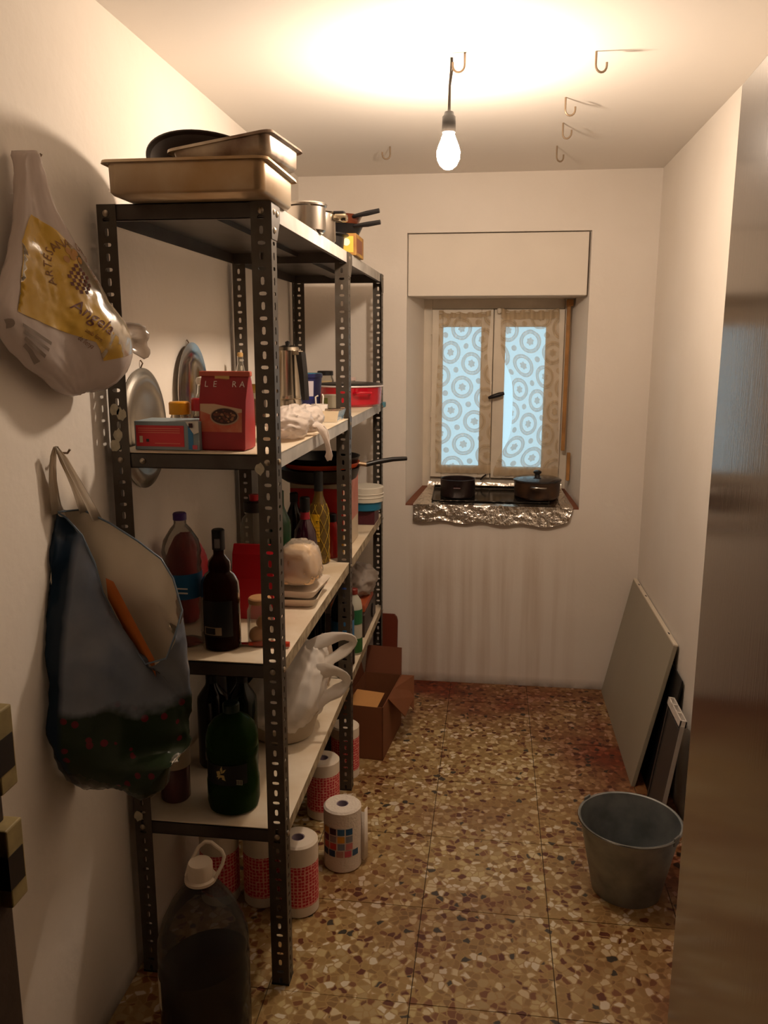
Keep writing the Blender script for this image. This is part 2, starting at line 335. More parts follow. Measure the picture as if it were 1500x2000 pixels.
h = MB(); h.tube([(0, -.022, 0), (0, -.05, 0)], .008, 8); h.tube([(-.035, -.052, -.012), (-.015, -.056, -.005), (.02, -.056, .006), (.042, -.052, .012)], [.007, .011, .012, .008], 10)
ho = h.build('handle', BLACK, win, True); ho.location = (.016, 0, wz(1.425)-OZ0); ho['label'] = 'dark oval turn handle'
h = MB().tube([(-.028, -.03, .02), (-.02, -.034, .035), (.0, -.034, .05)], .004, 6); ho = h.build('latch', BLACK, win); ho.location = (-.02, 0, .075)
wbox('lath', (.378, YW-.05, 1.13), (.398, YW-.034, 1.9), BROWNW); wbox('lath_block', (.375, YW-.06, 1.895), (.41, YW-.03, 1.93), BROWNW)
rbox('bracket', (.375, YB+.16, 1.03), (.392, YB+.18, 1.17), BROWNW)
for z in (1.08, 1.3, 1.75): wbox('hinge', (-.338, YW-.026, z), (-.333, YW-.002, z+.035), PAINT, bev=.001)
# voile curtains with rings and flowers
def curtain_mat():
    M = bpy.data.materials.new('ring_voile'); M.use_nodes = True; N = M.node_tree.nodes; L = M.node_tree.links; N.clear()
    o = N.new('ShaderNodeOutputMaterial'); tc = N.new('ShaderNodeTexCoord'); uv = tc.outputs['UV']
    mp = N.new('ShaderNodeMapping'); mp.inputs['Rotation'].default_value = (0, 0, rad(25)); mp.inputs['Scale'].default_value = (1/.140,)*3; L.new(uv, mp.inputs[0])
    fr = N.new('ShaderNodeVectorMath'); fr.operation = 'FRACTION'; L.new(mp.outputs[0], fr.inputs[0])
    sb = N.new('ShaderNodeVectorMath'); sb.operation = 'SUBTRACT'; sb.inputs[1].default_value = (.5, .5, 0); L.new(fr.outputs[0], sb.inputs[0])
    se = N.new('ShaderNodeSeparateXYZ'); L.new(sb.outputs[0], se.inputs[0])
    def mth(op, a, b=None, c=None):
        n = N.new('ShaderNodeMath'); n.operation = op
        for i, x in enumerate((a, b, c)):
            if x is None: continue
            if isinstance(x, (int, float)): n.inputs[i].default_value = x
            else: L.new(x, n.inputs[i])
        return n.outputs[0]
    x, y = se.outputs[0], se.outputs[1]
    r = mth('SQRT', mth('ADD', mth('MULTIPLY', x, x), mth('MULTIPLY', y, y)))
    an = mth('ARCTAN2', y, x); fl = mth('MULTIPLY', mth('SINE', mth('MULTIPLY', an, 6.0)), .02)
    flower = mth('LESS_THAN', mth('ADD', r, fl), .135)
    ring = mth('MULTIPLY', mth('GREATER_THAN', r, .29), mth('LESS_THAN', r, .44))
    gap = mth('MULTIPLY', mth('GREATER_THAN', r, .345), mth('LESS_THAN', r, .375))
    ring = mth('SUBTRACT', ring, mth('MULTIPLY', gap, .45))
    ax = mth('SUBTRACT', .5, mth('ABSOLUTE', x)); ay = mth('SUBTRACT', .5, mth('ABSOLUTE', y))
    dot = mth('LESS_THAN', mth('SQRT', mth('ADD', mth('MULTIPLY', ax, ax), mth('MULTIPLY', ay, ay))), .11)
    pat = mth('MINIMUM', mth('ADD', mth('ADD', flower, ring), dot), 1)
    # gathered heading and hem are denser
    su = N.new('ShaderNodeSeparateXYZ'); L.new(uv, su.inputs[0]); hem = mth('ADD', mth('LESS_THAN', su.outputs[1], .045), mth('GREATER_THAN', su.outputs[1], .845))
    tr = N.new('ShaderNodeBsdfTransparent'); df = N.new('ShaderNodeBsdfDiffuse'); tl = N.new('ShaderNodeBsdfTranslucent')
    df.inputs[0].default_value = lin('d6bc98'); tl.inputs[0].default_value = lin('d6cdbd')
    mz = N.new('ShaderNodeMixShader'); mz.inputs[0].default_value = .45; L.new(df.outputs[0], mz.inputs[1]); L.new(tl.outputs[0], mz.inputs[2])
    al = mth('MAXIMUM', mth('MULTIPLY_ADD', pat, .42, .22), mth('MULTIPLY', hem, .8))
    m = N.new('ShaderNodeMixShader'); L.new(al, m.inputs[0]); L.new(tr.outputs[0], m.inputs[1]); L.new(mz.outputs[0], m.inputs[2]); L.new(m.outputs[0], o.inputs[0]); return M
VOILE = curtain_mat()
def curtain(label, xl, xr, z0, z1, x_free, seed):
    'xl(t), xr(t): edges as functions of height fraction'
    nx, nz = 46, 60; vs = []; fs = []; uvs = []
    for j in range(nz+1):
        t = j/nz; z = z0 + (z1-z0)*t
        for i in range(nx+1):
            s = i/nx; a = xl(t); bb = xr(t); x = a+(bb-a)*s
            amp = .004 + .007*t**3
            yy = YW-.034 + amp*sin(s*38+seed+1.5*sin(t*3)) - .002*sin(s*90)*t**6
            zz = z + (.012*noise.noise((s*9, seed, 0)) + .012*(abs(s-.5)*2)**6)*t**8
            vs.append((wx(x), yy, wz(zz))); uvs.append((s*(x_free)+seed*.031, (z-z0)))
    for j in range(nz):
        for i in range(nx): fs.append((j*(nx+1)+i, j*(nx+1)+i+1, (j+1)*(nx+1)+i+1, (j+1)*(nx+1)+i))
    me = bpy.data.meshes.new('curtain'); me.from_pydata(vs, [], fs); ul = me.uv_layers.new(name='u')
    for l in me.loops: ul.data[l.index].uv = uvs[l.vertex_index]
    for p in me.polygons: p.use_smooth = True
    me.materials.append(VOILE); o = bpy.data.objects.new('curtain', me); COL.objects.link(o)
    tag(o, label, 'curtain'); return o
c1 = curtain('left voile curtain with ring pattern, hanging straight on the window', lambda t: -.303+.0*t-.006*sin(t*5), lambda t: -.018+.02*(1-t)-.02*math.exp(-((t-.75)/.15)**2), .995, 1.865, .30, 0)
c2 = curtain('right voile curtain with ring pattern, pulled aside beside a bright gap', lambda t: .035+.075*math.exp(-((t-.42)/.27)**4) - .02*math.exp(-(t/.1)**2), lambda t: .338+.03*(1-t), .985, 1.875, .33, 3)
MB().tube([(wx(-.30), YW-.03, wz(1.862)), (wx(-.02), YW-.03, wz(1.86))], .002, 6).build('cord', PAINT, None).name = 'curtain_cord'
o = bpy.data.objects['curtain_cord']; o.parent = c1
o = MB().tube([(wx(.035), YW-.03, wz(1.865)), (wx(.338), YW-.03, wz(1.872))], .002, 6).build('cord', PAINT, c2)

# aluminium foil over the sill
FOIL = mat('crumpled_foil', 'ece4da', .2, metal=1, bump=.7, bscale=45)
F = MB(); nx, ny = 90, 40; vs = []; fs = []
for j in range(ny+1):
    t = j/ny
    for i in range(nx+1):
        s = i/nx; L_ = -.372+.0*t; x = L_ + (.372+.40)*s
        q = noise.noise((x*14, t*9, 1))*.5 + noise.noise((x*40, t*22, 4))*.3 + noise.noise((x*90, t*40, 9))*.2
        if t > .28:     # lying part
            k = (t-.28)/.72; p = (x*(1-.12*k)+.008*k, YB-.006+.255*k, OZ0+.0125+.048*k+.003*q+(.022*max(0, k-.95)/.05))
        else:
            k = 1-t/.28; p = (x + (.02 if s > .97 else 0)*-k, YB-.014-.012*k+.006*q, OZ0+.012-(.082+.012*s*(1-s)*4*0+.006*sin(s*25))*k - .012*s*k + (.03*max(0, (s-.86)/.14)**2)*k)
        vs.append(p)
for j in range(ny):
    for i in range(nx): fs.append((j*(nx+1)+i, j*(nx+1)+i+1, (j+1)*(nx+1)+i+1, (j+1)*(nx+1)+i))
tag(F.add(vs, fs).build('foil_sheet', FOIL, None, True, ang=60), 'crinkled kitchen foil laid over the window sill and folded down', 'foil')
STEEL = mat('stainless', 'b8b0a6', .22, metal=1, var=.12, scale=7); STEELR = mat('worn_stainless', 'b09a80', .38, metal=1, var2='6e5236', scale=6)
tr_ = MB().box((-.285, 0, 0), (.29, .215, .004), .001); tr_.box((-.285, 0, 0), (-.28, .215, .010)); tr_.box((.285, 0, 0), (.29, .215, .010)); tr_.box((-.285, .21, 0), (.29, .215, .010)); tr_.xf(Matrix.Translation((0, YB+.025, OZ0+.023)) @ Matrix.Rotation(rad(9.5), 4, 'X'))
tag(tr_.build('tray', mat('dark_tray_steel', '5a544e', .12, metal=.9)), 'flat dark shiny tray lying on the foil under the two pots', 'tray')
ENB = mat('dark_enamel', '2c1f1e', .35, var=.3, scale=20); NONST = mat('nonstick', '141212', .35)
zt = OZ0+.034
t = thing('saucepan', 'small dark straight-sided pan without lid on the window sill, left', 'pan', (-.160, YB+.115, zt))
MB().lathe([(0, 0), (.082, 0), (.087, .006), (.087, .085), (.090, .089), (.087, .09), (.083, .086), (.082, .010), (0, .008)], 40).build('body', ENB, t, True)
MB().box((-.02, -.110, .05), (.02, -.085, .058), .003).build('handle', mat('bakelite_red', '3c1512', .4), t)
t = thing('stew_pot', 'dark lidded stew pot with side handles on the window sill, right', 'pot', (.232, YB+.122, zt))
MB().lathe([(0, 0), (.098, 0), (.110, .012), (.114, .085), (.117, .088)], 40).build('body', mat('brown_enamel', '2a1e19', .3, var2='4a3220', scale=16), t, True)
ld = MB().lathe([(.119, .088), (.118, .094), (.10, .101), (.05, .106), (0, .108)], 40).build('lid', mat('lid_enamel', '2e2a2c', .14), t, True)
MB().lathe([(0, 0), (.014, 0), (.012, .01), (.02, .016), (.02, .024), (.012, .029), (0, .03)], 16, off=(0, 0, .107)).build('knob', NONST, ld, True)
for sg, ang in ((1, -pi/2), (1, pi/2)):
    q = MB().tube([(-.035, 0, 0), (-.035, .022, .002), (-.025, .03, .002), (.025, .03, .002), (.035, .022, .002), (.035, 0, 0)], .005, 8).build('handle', STEEL if ang < 0 else NONST, t, True)
    q.location = (.110*cos(ang), .110*sin(ang), .066); q.rotation_euler = (0, 0, ang-pi/2)

# ------------------------------------------------------------------ door, jamb with keepers, wall hooks
DOOR = mat('glossy_door_varnish', '5e4e40', .13, spec=.8, ior=2.1, var=.1, scale=3)
N = DOOR.node_tree.nodes; L = DOOR.node_tree.links; b = N['Principled BSDF']; tc = N.new('ShaderNodeTexCoord'); mp = N.new('ShaderNodeMapping'); mp.inputs['Scale'].default_value = (60, 60, 3)
L.new(tc.outputs['Object'], mp.inputs[0]); n = N.new('ShaderNodeTexNoise'); n.inputs['Scale'].default_value = 3; n.inputs['Detail'].default_value = 3; L.new(mp.outputs[0], n.inputs[0])
bp = N.new('ShaderNodeBump'); bp.inputs['Strength'].default_value = .06; bp.inputs['Distance'].default_value = .003; L.new(n.outputs['Fac'], bp.inputs['Height']); L.new(bp.outputs[0], b.inputs['Normal'])
dr = sempty('door_1', (.365, YF, 0)); dr.rotation_euler = (0, 0, rad(-1.9))
box('leaf', (0, .0, .01), (.04, .775, 2.105), DOOR, dr, .003)
for z0, z1 in ((1.245, 1.305), (1.15, 1.195)):
    q = box('latch_plate', (.006, .774, z0), (.034, .7785, z1), mat('brass_worn', '6a5030', .4, metal=.8), dr, .001)
    box('bolt', (.014, .778, z0+.015), (.026, .784, z1-.015), BLACK, q)
for z in (.3, 1.8): MB().tube([(.045, 0, z), (.045, 0, z+.09)], .007, 8).build('hinge', STEELR, dr)
JW = mat('jamb_brown', '4e3c30', .6, var=.3, scale=9, bump=.1)
tj = sempty('trim_1', (-.535, YF-.06, 0))
box('jamb', (-.03, -.1, 0), (.030, .055, 2.16), JW, tj, .004); box('jamb', (.945, -.1, 0), (.99, .055, 2.16), JW, tj, .004); box('head', (-.03, -.1, 2.12), (.99, .055, 2.17), JW, tj, .004)
KP = mat('keeper_cream', 'b6a26c', .55, var=.3, scale=40)
for z0, z1 in ((1.228, 1.318), (1.098, 1.188)):
    k = MB().box((.020, .030, z0), (.046, .060, z1), .002).build('keeper', KP, tj); box('slot', (.031, .0285, z0+.022), (.0468, .056, z1-.03), BLACK, k)
IRON = mat('hook_iron', '8a7660', .5, metal=.5)
# ------------------------------------------------------------------ ceiling hooks
HG = 'iron hooks in the ceiling'
HK = [((1165, 100), 'large iron ceiling hook nearest the doorway, right of the bulb', .055, 20), ((1105, 190), 'iron ceiling hook second nearest of the row right of the bulb', .06, 10),
      ((1100, 240), 'iron ceiling hook third of the row right of the bulb', .06, -25), ((1088, 285), 'iron ceiling hook last of the row, nearest the window wall', .065, 30),
      ((762, 286), 'lone iron ceiling hook left of the bulb near the shelves', .05, 200), ((908, 103), 'short iron hook beside the lamp flex', .05, 180)]
for (u, v), lb, hh, az in HK:
    p = at(u, v, 2, ZC); az = rad(az)
    k = 6; pts = [(0, 0, .01), (0, 0, -hh*.55)]
    for q in range(9):
        a = pi*q/8; pts.append((.016*(1-cos(a))*cos(az), .016*(1-cos(a))*sin(az), -hh*.6-.018*sin(a)))
    pts.append((.032*cos(az), .032*sin(az), -hh*.45))
    o = MB().tube(pts, .0032, 7).build('ceiling_hook', IRON, None, True); o.location = (p.x, p.y, ZC); tag(o, lb, 'hook', HG)

# ------------------------------------------------------------------ bulb on its flex
bx, by = -.136, 2.466
t = thing('pendant_lamp', 'bare lit bulb hanging on a short flex from the ceiling', 'lamp', (bx, by, ZC))
MB().tube([(0, 0, .005), (-.001, 0, -.03), (-.004, 0, -.07), (-.0055, 0, -.14)], .0026, 8).build('flex', mat('flex_grey', '3c342c', .6), t, True)
MB().tube([(.002, 0, .005), (.004, .002, -.03), (-.002, 0, -.07), (-.002, 0, -.14)], .0022, 8).build('flex', mat('flex_grey', '3c342c', .6), t, True)
MB().lathe([(.004, 0), (.012, -.003), (.015, -.012), (.0185, -.016), (.0195, -.055), (.018, -.057), (.016, -.054)], 20, off=(-.004, 0, -.135)).build('socket', mat('socket_bakelite', '2a2622', .35), t, True)
BM = bpy.data.materials.new('lit_bulb'); BM.use_nodes = True; b = BM.node_tree.nodes['Principled BSDF']; b.inputs['Base Color'].default_value = (0.9, .9, .9, 1); b.inputs['Emission Color'].default_value = BULB_COL; b.inputs['Emission Strength'].default_value = BULB
MB().lathe([(.014, -.185), (.016, -.196), (.022, -.212), (.028, -.226), (.033, -.243), (.031, -.262), (.023, -.278), (.012, -.287), (0, -.289)], 24, off=(-.004, 0, -.0)).build('bulb_glass', BM, t, True)

# ================================================================== SHELVING
XS, XL = -.500, -.905; YP = (1.881, 2.884, 3.80); ZS = (2.0, 1.435, .912, .46); FW_ = .045; PT = .0275
POST = mat('grey_green_enamel', '504a42', .42, metal=.35, var2='463c32', scale=22)
SHM = mat('shelf_enamel', '4c4640', .4, metal=.3, var2='3a302a', scale=9)
EDGE = mat('chipped_cream_edge', 'b8a98c', .55, var2='6e5c44', scale=26)
EDGE2 = mat('grey_white_edge', 'b9b4ac', .5, var2='8f8a84', scale=7)
LINER = mat('white_liner', 'e6dac6', .55, var2='cdb898', scale=5)
BOLT = mat('zinc_bolt', 'a89c8c', .35, metal=.9)
unit = thing('shelving_unit', 'tall slotted-angle metal shelving unit of four shelves against the left wall', 'shelving', (XS, YP[0], 0))
OFF = Vector((XS, YP[0], 0))
def flange(mb, org, du, H):
    du = Vector(du); org = Vector(org); n = int(H/PT)
    for k in range(n):
        z0 = k*PT; z1 = H if k == n-1 else z0+PT; zc = z0+PT/2; vert = k % 2 == 0
        hw, hh = (.0046, .0092) if vert else (.0092, .0044); cx = FW_*.47
        o = [(0, z0), (cx, z0), (FW_, z0), (FW_, zc), (FW_, z1), (cx, z1), (0, z1), (0, zc)]
        i = [(cx-hw*.8, zc-hh*.8), (cx, zc-hh), (cx+hw*.8, zc-hh*.8), (cx+hw, zc), (cx+hw*.8, zc+hh*.8), (cx, zc+hh), (cx-hw*.8, zc+hh*.8), (cx-hw, zc)]
        P = [org+du*a+Vector((0, 0, c)) for a, c in o+i]
        mb.add(P, [(q, (q+1) % 8, 8+(q+1) % 8, 8+q) for q in range(8)])
def post(x, y, sx, sy):
    mb = MB(); flange(mb, (0, 0, 0), (sx, 0, 0), 2.0); flange(mb, (0, 0, 0), (0, sy, 0), 2.0)
    o = mb.build('post', POST, unit); o.location = Vector((x, y, 0))-OFF
    md = o.modifiers.new('t', 'SOLIDIFY'); md.thickness = .0022; md.offset = 0
    f = MB().box((min(0, sx*FW_)-.002, min(0, sy*FW_)-.002, 0), (max(0, sx*FW_)+.002, max(0, sy*FW_)+.002, .006), .001).build('foot', NONST, o)
    return o
for x, sx in ((XS, -1), (XL, 1)):
    for y, sy in ((YP[0], 1), (YP[1], 1), (YP[2], -1)): post(x, y, sx, sy)
def shelf(y0, y1, z, mtop, medge, mfront):
    a = Vector((XL+.003, y0, 0))-OFF; b = Vector((XS-.003, y1, 0))-OFF; fh = .036; t = .0018
    m1 = MB().box((a.x, a.y, z-t), (b.x, b.y, z)); m1.box((a.x, a.y, z-fh), (b.x, a.y+t, z)); m1.box((a.x, b.y-t, z-fh), (b.x, b.y, z)); m1.box((a.x, a.y, z-fh), (a.x+t, b.y, z))
    m1.box((a.x, a.y, z-fh), (b.x, a.y+.012, z-fh+t)); m1.box((b.x-.012, a.y, z-fh), (b.x, b.y, z-fh+t))
    m1.box(((a.x+b.x)/2-.03, a.y+.004, z-.016), ((a.x+b.x)/2+.03, b.y-.004, z-t))
    o = m1.build('shelf', mtop, unit)
    e = MB().box((b.x-t, a.y+.002, z-fh), (b.x+.0006, b.y-.002, z+.0004), .0005).build('edge', medge, o)
    return o
for k, z in enumerate(ZS):
    for y0, y1 in ((YP[0]+.003, YP[1]-.003), (YP[1]+.003, YP[2]-.003)):
        s = shelf(y0, y1, z-(.003 if k else 0), SHM, (EDGE2, EDGE2, EDGE, EDGE)[k], SHM)
        if k:
            a = Vector((XL+.004, y0+.001, z-.003))-OFF; b = Vector((XS-.001, y1-.001, z))-OFF
            MB().box(a, b, .0008).build('liner', LINER, s)
bolt_me = MB().lathe([(.0075, 0), (.0075, .002), (.005, .0045), (0, .0052)], 10).build('bolt', BOLT, unit, True)
def put_bolt(p, rot):
    global bolt_me
    o = bolt_me if bolt_me is not None and not put_bolt.used else bpy.data.objects.new('bolt', bolt_me.data)
    if put_bolt.used: COL.objects.link(o); o.parent = unit
    put_bolt.used = True; o.location = Vector(p)-OFF; o.rotation_euler = rot
put_bolt.used = False
for z in ZS:
    for x in (XS-.021, XL+.021): put_bolt((x, YP[0]-.0012, z-.02), (rad(90), 0, 0))
    for y in (YP[0]+.021, YP[1]+.021, YP[2]-.021): put_bolt((XS+.0012, y, z-.02), (0, rad(90), 0))
put_bolt((XL+.075, YP[0]+.0018, ZS[1]-.022), (rad(90), 0, 0)); put_bolt((XS+.0022, YP[0]+.046, ZS[0]-.022), (0, rad(90), 0)); put_bolt((XS+.0022, YP[0]+.021, ZS[0]-.06), (0, rad(90), 0))
def gusset(pts, n):
    n = Vector(n)*.0018; P = [Vector(p)-OFF for p in pts]; k = len(P)
    MB().loft([P, [p+n for p in P]], True, True, True).build('gusset', POST, unit)
for y, sg in ((YP[0], 1), (YP[1], 1), (YP[2], -1)):
    for x, nx in ((XS+.0012, 1),):
        gusset([(x, y, 1.998), (x, y+sg*.075, 1.998), (x, y+sg*.075, 1.968), (x, y+sg*.045, 1.92), (x, y, 1.92)], (nx, 0, 0))
gusset([(XS+.0012, YP[1]+.0, 1.44), (XS+.0012, YP[1]+.05, 1.44), (XS+.0012, YP[1]+.045, 1.36), (XS+.0012, YP[1]+.02, 1.36)], (1, 0, 0))
# blobs of old white paint and rust on the posts
PB = mat('paint_blob', 'c8c0a8', .7, var=.3, scale=60)
for (x, zz, n) in ((XL+.022, 1.49, 5), (XL+.015, 1.53, 4), (XL+.02, 1.45, 4), (XS-.035, 1.42, 3)):
    pass
for n_, (x, zc) in enumerate(((XL+.014, 1.535), (XL+.03, 1.525), (XL+.01, 1.45), (XL+.018, 1.475), (XL+.012, .86), (XL+.010, .47), (XS-.04, 1.40))):
    ps = [(x+.012*cos(a)*(1+.4*noise.noise((cos(a)*2+n_, sin(a)*2, 0))), YP[0]-.0013, zc+.014*sin(a)*(1+.5*noise.noise((cos(a)*2+n_*3, sin(a)*2, 5)))) for a in [2*pi*q/14 for q in range(14)]]
    P = [Vector(p)-OFF for p in ps]; MB().loft([P, [p-Vector((0, .0006, 0)) for p in P]], True, True, True).build('paint_blob', PB, unit)

# ================================================================== generic small goods
def col(name, h, **k): return mat(name, h, **k)
CLEAR = film('clear_plastic', 'e8e2da', clear=.86, gloss=.25, rough=.08, bump=.0)
PETC = film('clear_pet', 'b8b4ac', clear=.92, gloss=.18, rough=.1, bump=.25, bscale=14)
GLASS = film('clear_glass', 'dcd8cc', clear=.86, gloss=.2, rough=.05)
GREENG = film('green_glass', '1e4a22', clear=.45, gloss=.35, rough=.08)
DARKG = film('dark_glass', '201410', clear=.15, gloss=.4, rough=.06)
WHITEP = mat('white_plastic', 'e4dcd0', .35); BLACKP = mat('black_plastic', '141111', .35); REDP = mat('red_plastic', 'b01822', .35)
def vessel(name, label, cat, loc, prof, m, cap=None, capm=None, fill=None, fillm=None, lab=None, labm=None, seg=28, rz=0, group=None, sx=1, sy=1):
    'turned body; cap (r,z0,z1); contents up to fill; wrap-round label (z0,z1,a0,a1)'
    t = thing(name, label, cat, loc, rz, group)
    MB().lathe(prof, seg, sx=sx, sy=sy).build('body', m, t, True)
    def rad_at(z):
        for (ra, za), (rb, zb) in zip(prof[1:-1], prof[2:]):
            if zb != za and min(za, zb) <= z <= max(za, zb): return ra+(rb-ra)*(z-za)/(zb-za)
        return max(p[0] for p in prof)
    if cap:
        r, z0, z1 = cap
        MB().lathe([(0, z0), (r, z0), (r, z1-.003), (r-.003, z1), (0, z1)], 20, sx=1, sy=1).build('cap', capm, t, True)
    if fill:
        pr = [(0, .003)] + [(max(0, r-.003), max(z, .004)) for r, z in prof if r > .004 and z < fill] + [(max(rad_at(fill)-.003, .002), fill), (0, fill)]
        MB().lathe(pr, seg, sx=sx, sy=sy).build('contents', fillm, t, True)
    if lab:
        z0, z1, a0, a1 = lab; r0_, r1_ = rad_at(z0)+.0012, rad_at(z1)+.0012
        MB().lathe([(r0_, z0), ((r0_+r1_)/2, (z0+z1)/2), (r1_, z1)], 18, rad(a0), rad(a1), sx=sx, sy=sy).build('paper_label', labm, t, True)
    return t
def bottle_prof(R, H, neck, sh, lip=.003, base=.004):
    'R body radius, sh shoulder start, H full height, neck radius'
    return [(0, .002), (R*.7, 0), (R-.003, .001), (R, base+.004), (R, sh), (R*.96, sh+.25*(H-sh)*.5), (R*.75, sh+.5*(H-sh)*.55), (neck*1.25, sh+.8*(H-sh)*.6), (neck, sh+(H-sh)*.6), (neck, H-.004), (neck+.001, H)]
def jar_prof(R, H): return [(0, .001), (R-.004, 0), (R, .005), (R, H*.8), (R*.86, H*.9), (R*.84, H)]
def carton(name, label, cat, loc, w, d, h, m, rz=0, bev=.002, group=None):
    t = thing(name, label, cat, loc, rz, group); b_ = box('carton_body', (-w/2, -d/2, 0), (w/2, d/2, h), m, t, bev); return t
def panel(name, x0, x1, z0, z1, y, m, par, th=.0006): return box(name, (x0, y-th, z0), (x1, y, z1), m, par)
def crumple(c, r, amp, seed, nu=44, nv=26, freq=2.2, flat=0, neck=None, pw=1.0):
    vs = []; fs = []
    for j in range(nv+1):
        ph = pi*j/nv
        for i in range(nu):
            th = 2*pi*i/nu; d = Vector((cos(th)*sin(ph), sin(th)*sin(ph), cos(ph)))
            n = noise.noise(d*freq+Vector((seed, 0, 0))) + .6*(1-2*abs(noise.noise(d*freq*2.1+Vector((0, seed, 0))))) + .3*noise.noise(d*freq*5+Vector((0, 0, seed)))
            k = 1+amp*n
            p = Vector([math.copysign(abs(d[q])**pw, d[q])*r[q]*k for q in range(3)])
            if neck and p.z > 0: s = 1-neck*(p.z/r[2])**1.5; p.x *= max(s, .08); p.y *= max(s, .08)
            if p.z < -r[2]+flat: p.z = -r[2]+flat+.05*(p.z+r[2]-flat)
            vs.append(Vector(c)+p)
    for j in range(nv):
        for i in range(nu): fs.append((j*nu+i, j*nu+(i+1) % nu, (j+1)*nu+(i+1) % nu, (j+1)*nu+i))
    return MB().add(vs, fs)
def X(u, v, y): return at(u, v, 1, y).x
def Z(u, v, y): return at(u, v, 1, y).z

# ------------------------------------------------------------------ top of the shelving
def tin(name, label, loc, w, d, h, m, rimw=.018, rot=(0, 0, 0), taper=.018, hnd=True):
    t = thing(name, label, 'roasting tin', loc, rot=rot)
    def loop(wx, dy, z, r=.022, n=5):
        P = []
        for cx, cy, a0 in ((wx/2-r, dy/2-r, 0), (-wx/2+r, dy/2-r, 90), (-wx/2+r, -dy/2+r, 180), (wx/2-r, -dy/2+r, 270)):
            for k in range(n+1): a = rad(a0+90*k/n); P.append(Vector((cx+r*cos(a), cy+r*sin(a), z)))
        return P
    W2, D2 = w-2*taper, d-2*taper
    L_ = [loop(W2-.010, D2-.010, .0), loop(W2, D2, .006), loop(w-.006, d-.006, h-.003), loop(w+rimw, d+rimw, h), loop(w+rimw+.003, d+rimw+.003, h-.004), loop(w+rimw, d+rimw, h+.002), loop(w-.010, d-.010, h-.001), loop(W2-.006, D2-.006, .009), loop(W2-.024, D2-.024, .004)]
    MB().loft(L_, True, True, True).build('pan_body', m, t, True, ang=50)
    if hnd: 
        for sg in (-1,): MB().tube([(sg*(w/2+.004), -.05, h-.006), (sg*(w/2+.025), -.045, h+.002), (sg*(w/2+.028), 0, h+.004), (sg*(w/2+.025), .045, h+.002), (sg*(w/2+.004), .05, h-.006)], .004, 8).build('handle', m, t, True)
    return t
TIN1 = mat('tin_steel', 'c4b49c', .36, metal=.6, var2='a08058', scale=4); TIN2 = mat('stained_tin', 'd0c2ac', .3, metal=.5, var2='5e3820', scale=8)
tin('roasting_tin', 'large deep stainless roasting tin on top of the shelving, jutting forward', (-.655, 1.90, 2.001), .350, .27, .066, TIN1, .014, taper=.004)
tin('roasting_tin', 'smaller stained roasting tin tilted on top of the large one', (-.578, 1.930, 2.070), .225, .245, .045, TIN2, .014, rot=(rad(2), rad(-8), rad(-3)), taper=.008, hnd=False)
t = thing('paella_pan', 'wide round dark pan leaning behind the two roasting tins', 'pan', (-.735, 2.045, 2.012), rot=(0, 0, 0))
dm = MB().lathe([(0, .0), (.05, .0), (.052, .0025), (.066, .0025), (.068, 0), (.092, 0), (.094, .0025), (.104, .0025), (.106, .0005), (.118, .004), (.140, .022), (.148, .032), (.158, .034), (.159, .037), (.148, .036), (.138, .026), (.117, .008), (.09, .006), (.085, .009), (.08, .006), (0, .006)], 56)
dm.xf(Matrix.Translation((.068, -.050, .046)) @ Matrix.Rotation(rad(-20), 4, 'X') @ Matrix.Rotation(rad(3), 4, 'Y'))
dm.build('pan_body', mat('blackened_steel', '2e201a', .5, metal=.1, var2='1a100e', scale=10), t, True)
t = thing('saucepan', 'shiny small stainless saucepan at the shelf edge beside the tins', 'pan', (-.540, 2.43, 2.002))
MB().lathe([(0, 0), (.048, 0), (.055, .006), (.055, .068), (.059, .072), (.059, .076), (.056, .075), (.053, .07), (.052, .01), (0, .006)], 36).build('pan_body', STEEL, t, True)
MB().lathe([(.060, .076), (.057, .080), (.03, .084), (0, .086)], 36).build('lid', STEEL, t, True)
t = thing('saucepan', 'stainless saucepan with stub handle, behind the small shiny one', 'pan', (-.560, 2.66, 2.002))
MB().lathe([(0, 0), (.055, 0), (.06, .006), (.06, .085), (.064, .089), (.061, .091), (.057, .085), (.056, .01), (0, .006)], 36).build('pan_body', STEEL, t, True)
MB().box((.055, -.022, .063), (.098, .022, .085), .006).build('handle', mat('polished_handle', 'cfc0a4', .15, metal=1), t, True)
box('handle_top', (.056, -.018, .085), (.092, .018, .093), BLACKP, t, .003)
t = carton('cardboard_box', 'yellow-brown printed carton under the stacked pans on the top shelf', 'box', (-.552, 3.10, 2.002), .12, .17, .075, mat('ochre_print', 'b08a3c', .6, var2='7a4a22', scale=9))
panel('printed_front', .0, .05, .01, .065, -.0855, mat('ochre_light', 'c8a840', .5), t); box('side_print', (.06, -.07, .012), (.0606, .05, .06), mat('brown_print', '6e3a20', .5), t)
MB().lathe([(0, 0), (.013, 0), (.013, .0008), (0, .0008)], 14).xf(Matrix.Translation((.025, -.0863, .045)) @ Matrix.Rotation(rad(90), 4, 'X')).build('round_mark', mat('mark_white', 'eee0c0', .5), t)
t = thing('grill_tray', 'low black grill tray in front of the printed carton on the top shelf', 'tray', (-.60, 2.93, 2.002))
MB().lathe([(0, 0), (.075, 0), (.08, .05), (.095, .056), (.095, .06), (.078, .058), (.072, .01), (0, .006)], 30).build('pan_body', NONST, t, True)
CER = mat('brown_glaze', '5a2c1a', .22, var=.2, scale=8)
